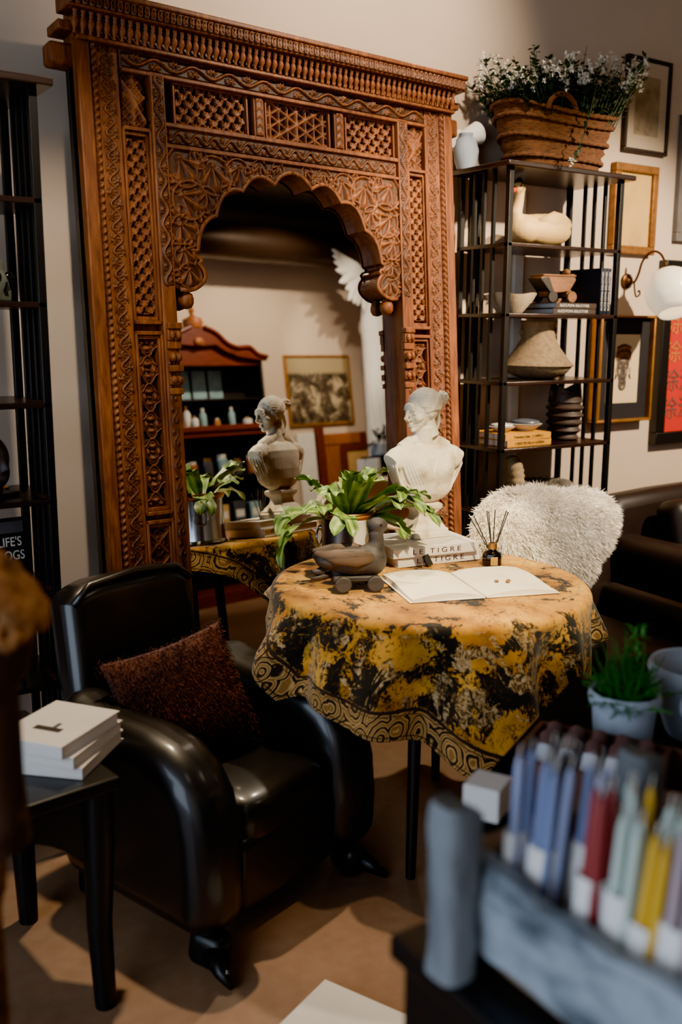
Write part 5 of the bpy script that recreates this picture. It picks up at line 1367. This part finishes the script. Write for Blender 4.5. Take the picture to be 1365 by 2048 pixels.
MB().ell((0, .16, 2.08), (.045, .02, .035), nu=16, nv=8).build('carved_drop', 'orange_wood', hu, smooth=True)
pn = MB()
for x0, x1, z0, z1 in ((-.55, -.20, 1.50, 1.89), (-.07, .06, 1.66, 1.89), (.09, .22, 1.66, 1.89), (.25, .38, 1.66, 1.89)):
    o = MB().box(x0, x1, -.145, -.138, z0, z1).build('painted_reflection_pane', 'jar_blue', hu)  # pale blue panes: the window's reflection painted as flat colour
for x0, x1, z0 in ((-.6, -.22, .62), (-.18, .2, .62), (.24, .6, .62)):
    pass
items = [(-.50, 1.42, .09, .018, 'amber', 1), (-.43, 1.42, .055, .022, 'bottle_white', 0), (-.34, 1.42, .12, .022, 'amber', 1), (-.26, 1.42, .06, .024, 'bottle_white', 0), (-.18, 1.42, .05, .020, 'amber', 1), (-.09, 1.42, .17, .030, 'bottle_white', 0), (-.05, 1.42, .09, .028, 'bottle_white', 0),
         (.06, 1.42, .15, .030, 'jar_blue', 1), (.16, 1.42, .06, .026, 'amber', 1), (.34, 1.42, .15, .028, 'jar_blue', 1), (.46, 1.42, .06, .04, 'bottle_white', 0), (-.56, 1.638, .09, .02, 'amber', 1), (-.40, 1.638, .06, .02, 'jar_blue', 0), (-.30, 1.638, .08, .02, 'amber', 1)]
wh = ['amber bottle with white cap', 'squat white jar', 'tall amber bottle', 'white jar', 'little amber jar', 'tall white bottle', 'white box-like jar', 'pale blue bottle with white cap', 'short amber jar', 'second pale blue bottle', 'wide white dish', 'amber bottle on the upper shelf', 'blue jar on the upper shelf', 'amber jar on the upper shelf']
for i, (x, z, h_, r_, m_, cp) in enumerate(items):
    t = thing('bottle', '%s in the reflected hutch, number %s from its left' % (wh[i], ['one', 'two', 'three', 'four', 'five', 'six', 'seven', 'eight', 'nine', 'ten', 'eleven', 'one above', 'two above', 'three above'][i]), 'bottle', (HX+x, HY+.06-.05*(i % 2)-(.06 if z > 1.5 else 0), z+.0005), 0, 'bottles on the hutch shelves')
    MB().lathe([(.003, 0), (r_, 0), (r_, h_*.62), (r_*.8, h_*.72), (r_*.4, h_*.78), (r_*.4, h_*.86), (.003, h_*.86)], 16).build('body', m_, t, smooth='auto')
    MB().lathe([(.003, h_*.80), (r_*.5, h_*.80), (r_*.5, h_), (.003, h_)], 14).build('cap', 'bottle_white' if cp else 'cork', t, smooth='auto')
for i in range(8):
    x = -.52+.145*i; h_ = .13+.02*(i % 3)
    t = thing('lidded_jar', 'lidded jar on the dark lower hutch shelf in the mirror, %s from its left' % ['first', 'second', 'third', 'fourth', 'fifth', 'sixth', 'seventh', 'eighth'][i], 'jar', (HX+x, HY+.0, 1.0185), 0, 'jars on the lower hutch shelf')
    MB().lathe([(.003, 0), (.045, 0), (.048, .01), (.048, h_*.75), (.036, h_*.82), (.003, h_*.82)], 16).build('glass', ['jar_grey', 'jar_blue', 'jar_grey', 'orange_wood'][i % 4], t, smooth='auto')
    MB().lathe([(.003, h_*.82), (.036, h_*.82), (.038, h_), (.003, h_)], 16).build('lid', 'bottle_white' if i % 2 else 'cork', t, smooth='auto')
for i in range(7):
    x = -.5+.165*i
    t = thing('boxed_soap', 'teal packaged box on the bottom hutch shelf in the mirror, %s from its left' % ['first', 'second', 'third', 'fourth', 'fifth', 'sixth', 'seventh'][i], 'box', (HX+x, HY-.02, .6185), 0, 'boxes on the bottom hutch shelf')
    MB().box(-.055, .055, -.04, .04, 0, .16+.02*(i % 2)).build('box', ['jar_blue', 'tan_panel', 'jar_grey'][i % 3], t, bevel=.003)
    MB().box(-.04, .04, .04, .0408, .05, .11).build('label', 'bottle_white', t)
# framed photograph on the opposite wall
def rpicture(name, label, x0, x1, z0, z1, fw, fmat, art, y=OY, d_=.03):
    t = thing(name, label, 'picture', ((x0+x1)/2, y, (z0+z1)/2)); w, h_ = (x1-x0)/2, (z1-z0)/2
    f = MB(); f.box(-w, w, 0, d_, h_-fw, h_); f.box(-w, w, 0, d_, -h_, -h_+fw); f.box(-w, -w+fw, 0, d_, -h_+fw, h_-fw); f.box(w-fw, w, 0, d_, -h_+fw, h_-fw)
    f.build('frame', fmat, t, bevel=.003); MB().box(-w+fw, w-fw, d_*.3, d_*.6, -h_+fw, h_-fw).build('artwork', art, t); return t
rpicture('framed_photograph', 'gilt-framed black and white crowd photograph, reflected in the mirror behind the bust', 4.94, 5.71, 1.385, 2.02, .022, 'gilt_thin', 'bw_photo')
# easel-like wooden panel and gilt frame leaning at the opposite wall
wp = thing('wooden_screen', 'orange-brown wooden panelled screen reflected low in the mirror right of the bust', 'screen', (5.50, -1.165, 0))
for x in (-.25, .27): MB().box(x-.042, x+.042, -.02, .02, 0, 1.37 if x < 0 else 1.30).build('stile', 'hutch', wp, bevel=.004)
MB().box(-.21, .23, -.018, .018, 1.20, 1.30).build('rail', 'orange_wood', wp, bevel=.004); MB().box(-.21, .23, -.018, .018, .1, .18).build('rail', 'orange_wood', wp, bevel=.004)
MB().box(-.21, .23, -.008, .008, .18, 1.20).build('panel', 'orange_wood', wp)
gfm = rpicture('leaning_frame', 'brown wooden frame with a tan inset leaning on the reflected wooden screen', 5.46, 5.90, .45, 1.19, .06, 'hutch', 'tan_panel', y=-1.135, d_=.03)
ph_ = thing('white_door_panel', 'white painted panel standing beside the reflected wooden screen', 'panel', (5.08, -1.165, 0)); MB().box(-.095, .095, -.02, .02, 0, 1.32).build('board', 'white_plaster', ph_, bevel=.004); MB().box(-.06, .06, .02, .026, .2, 1.2).build('moulding', 'white_plaster', ph_, bevel=.003)
bs_ = thing('black_stand', 'black display stand with a white side panel, reflected under the small planter', 'stand', (5.19, -.32, 0))
MB().box(-.13, .15, -.12, .12, 0, 1.06).build('body', 'black_wood', bs_, bevel=.006); MB().box(-.172, -.132, -.12, .12, 0, 1.04).build('side_panel', 'white_plaster', bs_, bevel=.003)
pl_ = thing('small_planter', 'small grey planter with a sprig on the black stand, reflected beside the plaster drapery', 'potted plant', (5.23, -.32, 1.0605))
MB().box(-.10, .10, -.07, .07, 0, .10).build('planter', 'grey_pot', pl_, bevel=.008)
sg = MB(); r7 = random.Random(3)
for k in range(14):
    p0 = Vector((r7.uniform(-.08, .08), r7.uniform(-.05, .05), .10)); d0 = Vector((r7.uniform(-1.2, .8), r7.uniform(-.5, .5), 1)).normalized(); L = r7.uniform(.07, .17)
    sg.tube([p0, p0+d0*L*.5, p0+d0*L+Vector((0, 0, -.02))], .003, 5)
    for q in range(9): leafq(sg, p0+d0*L*(.2+.09*q), (r7.uniform(-1, 1), r7.uniform(-1, 1), r7.uniform(-.2, .7)), .045, .012)
sg.tube([(-.08, 0, .10), (-.15, .02, .10), (-.21, .03, .07), (-.25, .03, .05)], .004, 6)
for q in range(16): leafq(sg, Vector((-.10-.009*q, .02, .115-.003*q)), (r7.uniform(-1, 1), r7.uniform(-1, 1), .2), .05, .013)
sg.build('sprig', 'green', pl_)
# winged plaster figure
wgf = thing('winged_plaster_figure', 'tall white plaster figure with a feathered wing, reflected at the right of the mirror', 'statue', (5.62, -.72, 0), R(-10))
db_ = MB(); prs = [(.16, 1.0), (.15, 1.2), (.13, 1.5), (.12, 1.8), (.125, 2.0), (.13, 2.2), (.10, 2.38), (.06, 2.45)]
db_.lathe(prs, 28, mat=Matrix.Diagonal((1, .8, 1, 1)))
for k in range(18):
    a = 2*PI*k/18; db_.tube([(.155*math.cos(a), .125*math.sin(a), 1.0), (.14*math.cos(a+.1), .11*math.sin(a+.1), 1.5), (.12*math.cos(a+.25), .095*math.sin(a+.25), 1.95), (.10*math.cos(a+.5), .08*math.sin(a+.5), 2.3)], .014, 7)
db_.ell((0, 0, 2.55), (.07, .085, .10)); db_.tube([(0, 0, 2.40), (0, 0, 2.5)], .045, 12)
db_.build('draped_body', 'white_plaster', wgf, remesh=.012, smoothit=2)
fw_ = MB()
for row, (n_, L_, z0) in enumerate(((8, .46, 2.62), (7, .32, 2.55), (6, .20, 2.52))):
    for k in range(n_):
        a = R(172-row*4-k*13+(0)); o_ = Vector((-.09-.02*row, .03-.012*row, 2.66-.07*row))
        L = L_*(1-.04*k); dv = Vector((math.cos(a-.9*0), 0, math.sin(a)*.0+.38-.13*k)).normalized()
        pts = [o_, o_+dv*L*.5+Vector((0, 0, .03)), o_+dv*L*.85, o_+dv*L]
        fw_.tube(pts, [(.030, .008), (.040, .009), (.030, .008), (.006, .004)], 10, flat=(0, 0, 1))
fw_.build('wing', 'white_plaster', wgf, smooth=True)
fw2 = MB(); fw2.v = [(-x, y, z) for x, y, z in fw_.v]; fw2.f = list(fw_.f); fw2.build('wing', 'white_plaster', wgf, smooth=True)
pdw = MB().lathe([(.004, 0), (.22, 0), (.22, .08), (.18, .10), (.17, .9), (.20, .94), (.20, 1.0), (.004, 1.0)], 32)
tag(place(pdw.build('plinth', 'white_plaster', None, smooth='auto'), (5.62, -.72, 0)), 'round white plinth carrying the winged plaster figure, seen in the mirror', 'plinth')
cab = MB().tube([(5.86, -1.39, 2.55), (5.88, -1.392, 1.9), (5.90, -1.39, 1.45)], .008, 8)
tag(cab.build('wall_cable', 'black_metal', None, smooth=True), 'thin black cable hanging on the opposite wall beside the plaster wing', 'cable')
# ------------------------------------------------------------------ camera, light, world
cam = bpy.data.cameras.new('camera'); co = bpy.data.objects.new('camera', cam); COL.objects.link(co); S.camera = co
cam.sensor_fit = 'VERTICAL'; cam.sensor_height = 36; cam.sensor_width = 24; cam.lens = 34.0
th, pi_, ro = R(33.1), R(10.57), R(-.28)
fwd = Vector((math.sin(th)*math.cos(pi_), math.cos(th)*math.cos(pi_), -math.sin(pi_)))
rt = Vector((math.cos(th), -math.sin(th), 0)); dn = fwd.cross(rt)
c_, s_ = math.cos(ro), math.sin(ro)
rt2 = rt*c_+dn*s_; dn2 = dn*c_-rt*s_
m3 = Matrix((rt2, -dn2, -fwd)).transposed()
co.matrix_world = Matrix.Translation((0, 0, 1.5)) @ m3.to_4x4()
cam.dof.use_dof = True; cam.dof.focus_distance = 3.05; cam.dof.aperture_fstop = 1.9
cam.clip_start = .05

def spot(name, loc, tgt, power, size, blend=.5, col=(1, .78, .52), rad=.04):
    l = bpy.data.lights.new(name, 'SPOT'); l.energy = power; l.spot_size = R(size); l.spot_blend = blend; l.color = col; l.shadow_soft_size = rad
    o = bpy.data.objects.new(name, l); COL.objects.link(o); o.location = loc
    o.rotation_euler = (Vector(tgt)-Vector(loc)).to_track_quat('-Z', 'Y').to_euler(); return o
def area(name, loc, tgt, power, sx, sy, col):
    l = bpy.data.lights.new(name, 'AREA'); l.shape = 'RECTANGLE'; l.size = sx; l.size_y = sy; l.energy = power; l.color = col
    o = bpy.data.objects.new(name, l); COL.objects.link(o); o.location = loc
    o.rotation_euler = (Vector(tgt)-Vector(loc)).to_track_quat('-Z', 'Y').to_euler(); return o
WARM = (1, .76, .48)
spot('spot_wall_top', (2.2, 1.9, 3.02), (2.05, 3.1, 2.55), 170, 84, .8, (1, .82, .62))
spot('spot_arch', (2.9, .9, 3.02), (2.30, 2.95, 1.62), 860, 32, .8, WARM)
spot('spot_table', (1.35, .55, 3.02), (1.84, 2.25, .76), 900, 22, .35, (1, .80, .47))
spot('spot_right', (3.75, .75, 3.02), (3.38, 2.95, 1.35), 900, 50, .6, (1, .80, .57))
spot('spot_chair', (1.0, 2.62, 3.02), (1.12, 2.05, .4), 270, 40, .6, WARM)
spot('fill_sheepskin', (2.75, .8, 3.02), (2.45, 2.4, .85), 620, 20, .6, (1, .86, .66))  # unseen extra spot, added to brighten the wool
spot('fill_left_wall', (.70, 1.55, 3.02), (.98, 3.14, 1.35), 170, 34, .9, (1, .84, .64))  # unseen spot added to lift the wall strip left of the mirror
spot('spot_stone_head', (.75, 1.35, 3.02), (.26, 1.24, 1.12), 75, 14, .5, WARM)
spot('spot_floor', (1.65, 1.15, 3.02), (1.42, 1.72, 0), 95, 18, .5, WARM)
spot('fill_behind_bust', (2.45, 2.92, 3.02), (1.86, 2.45, 1.0), 190, 34, .5, (1, .84, .62))  # added light for the bust's back; mirror bounce is lost without caustics
spot('spot_opposite', (4.4, .5, 3.02), (4.5, -1.2, 1.6), 260, 85, .8, (1, .82, .60))
spot('spot_wing', (5.0, .9, 3.02), (5.6, -.8, 2.2), 160, 40, .6, (1, .84, .64))
area('window_light', (-2.0, .5, 1.6), (1.5, .9, .8), 95, 3.2, 2.0, (.66, .80, 1))
def lamp(name, loc, power, rad, col):
    l = bpy.data.lights.new(name, 'POINT'); l.energy = power; l.shadow_soft_size = rad; l.color = col
    o = bpy.data.objects.new(name, l); COL.objects.link(o); o.location = loc
lamp('fill_point', (2.7, .7, 2.75), 12, .3, (1, .85, .68)); lamp('fill_point_far', (4.8, .9, 2.75), 8, .3, (1, .84, .66)); lamp('fill_point_near', (.3, .3, 2.75), 7, .3, (1, .9, .78))  # invented point fills for warm ambient light, no fittings modelled
W = bpy.data.worlds.new('world'); S.world = W; W.use_nodes = True
W.node_tree.nodes['Background'].inputs[0].default_value = (.5, .62, .9, 1); W.node_tree.nodes['Background'].inputs[1].default_value = .6
S.view_settings.view_transform = 'AgX'; S.view_settings.look = 'AgX - Punchy'; S.view_settings.exposure = .55
S.cycles.use_denoising = True; S.cycles.max_bounces = 8; S.cycles.caustics_reflective = False; S.cycles.caustics_refractive = False
S.cycles.sample_clamp_indirect = 6
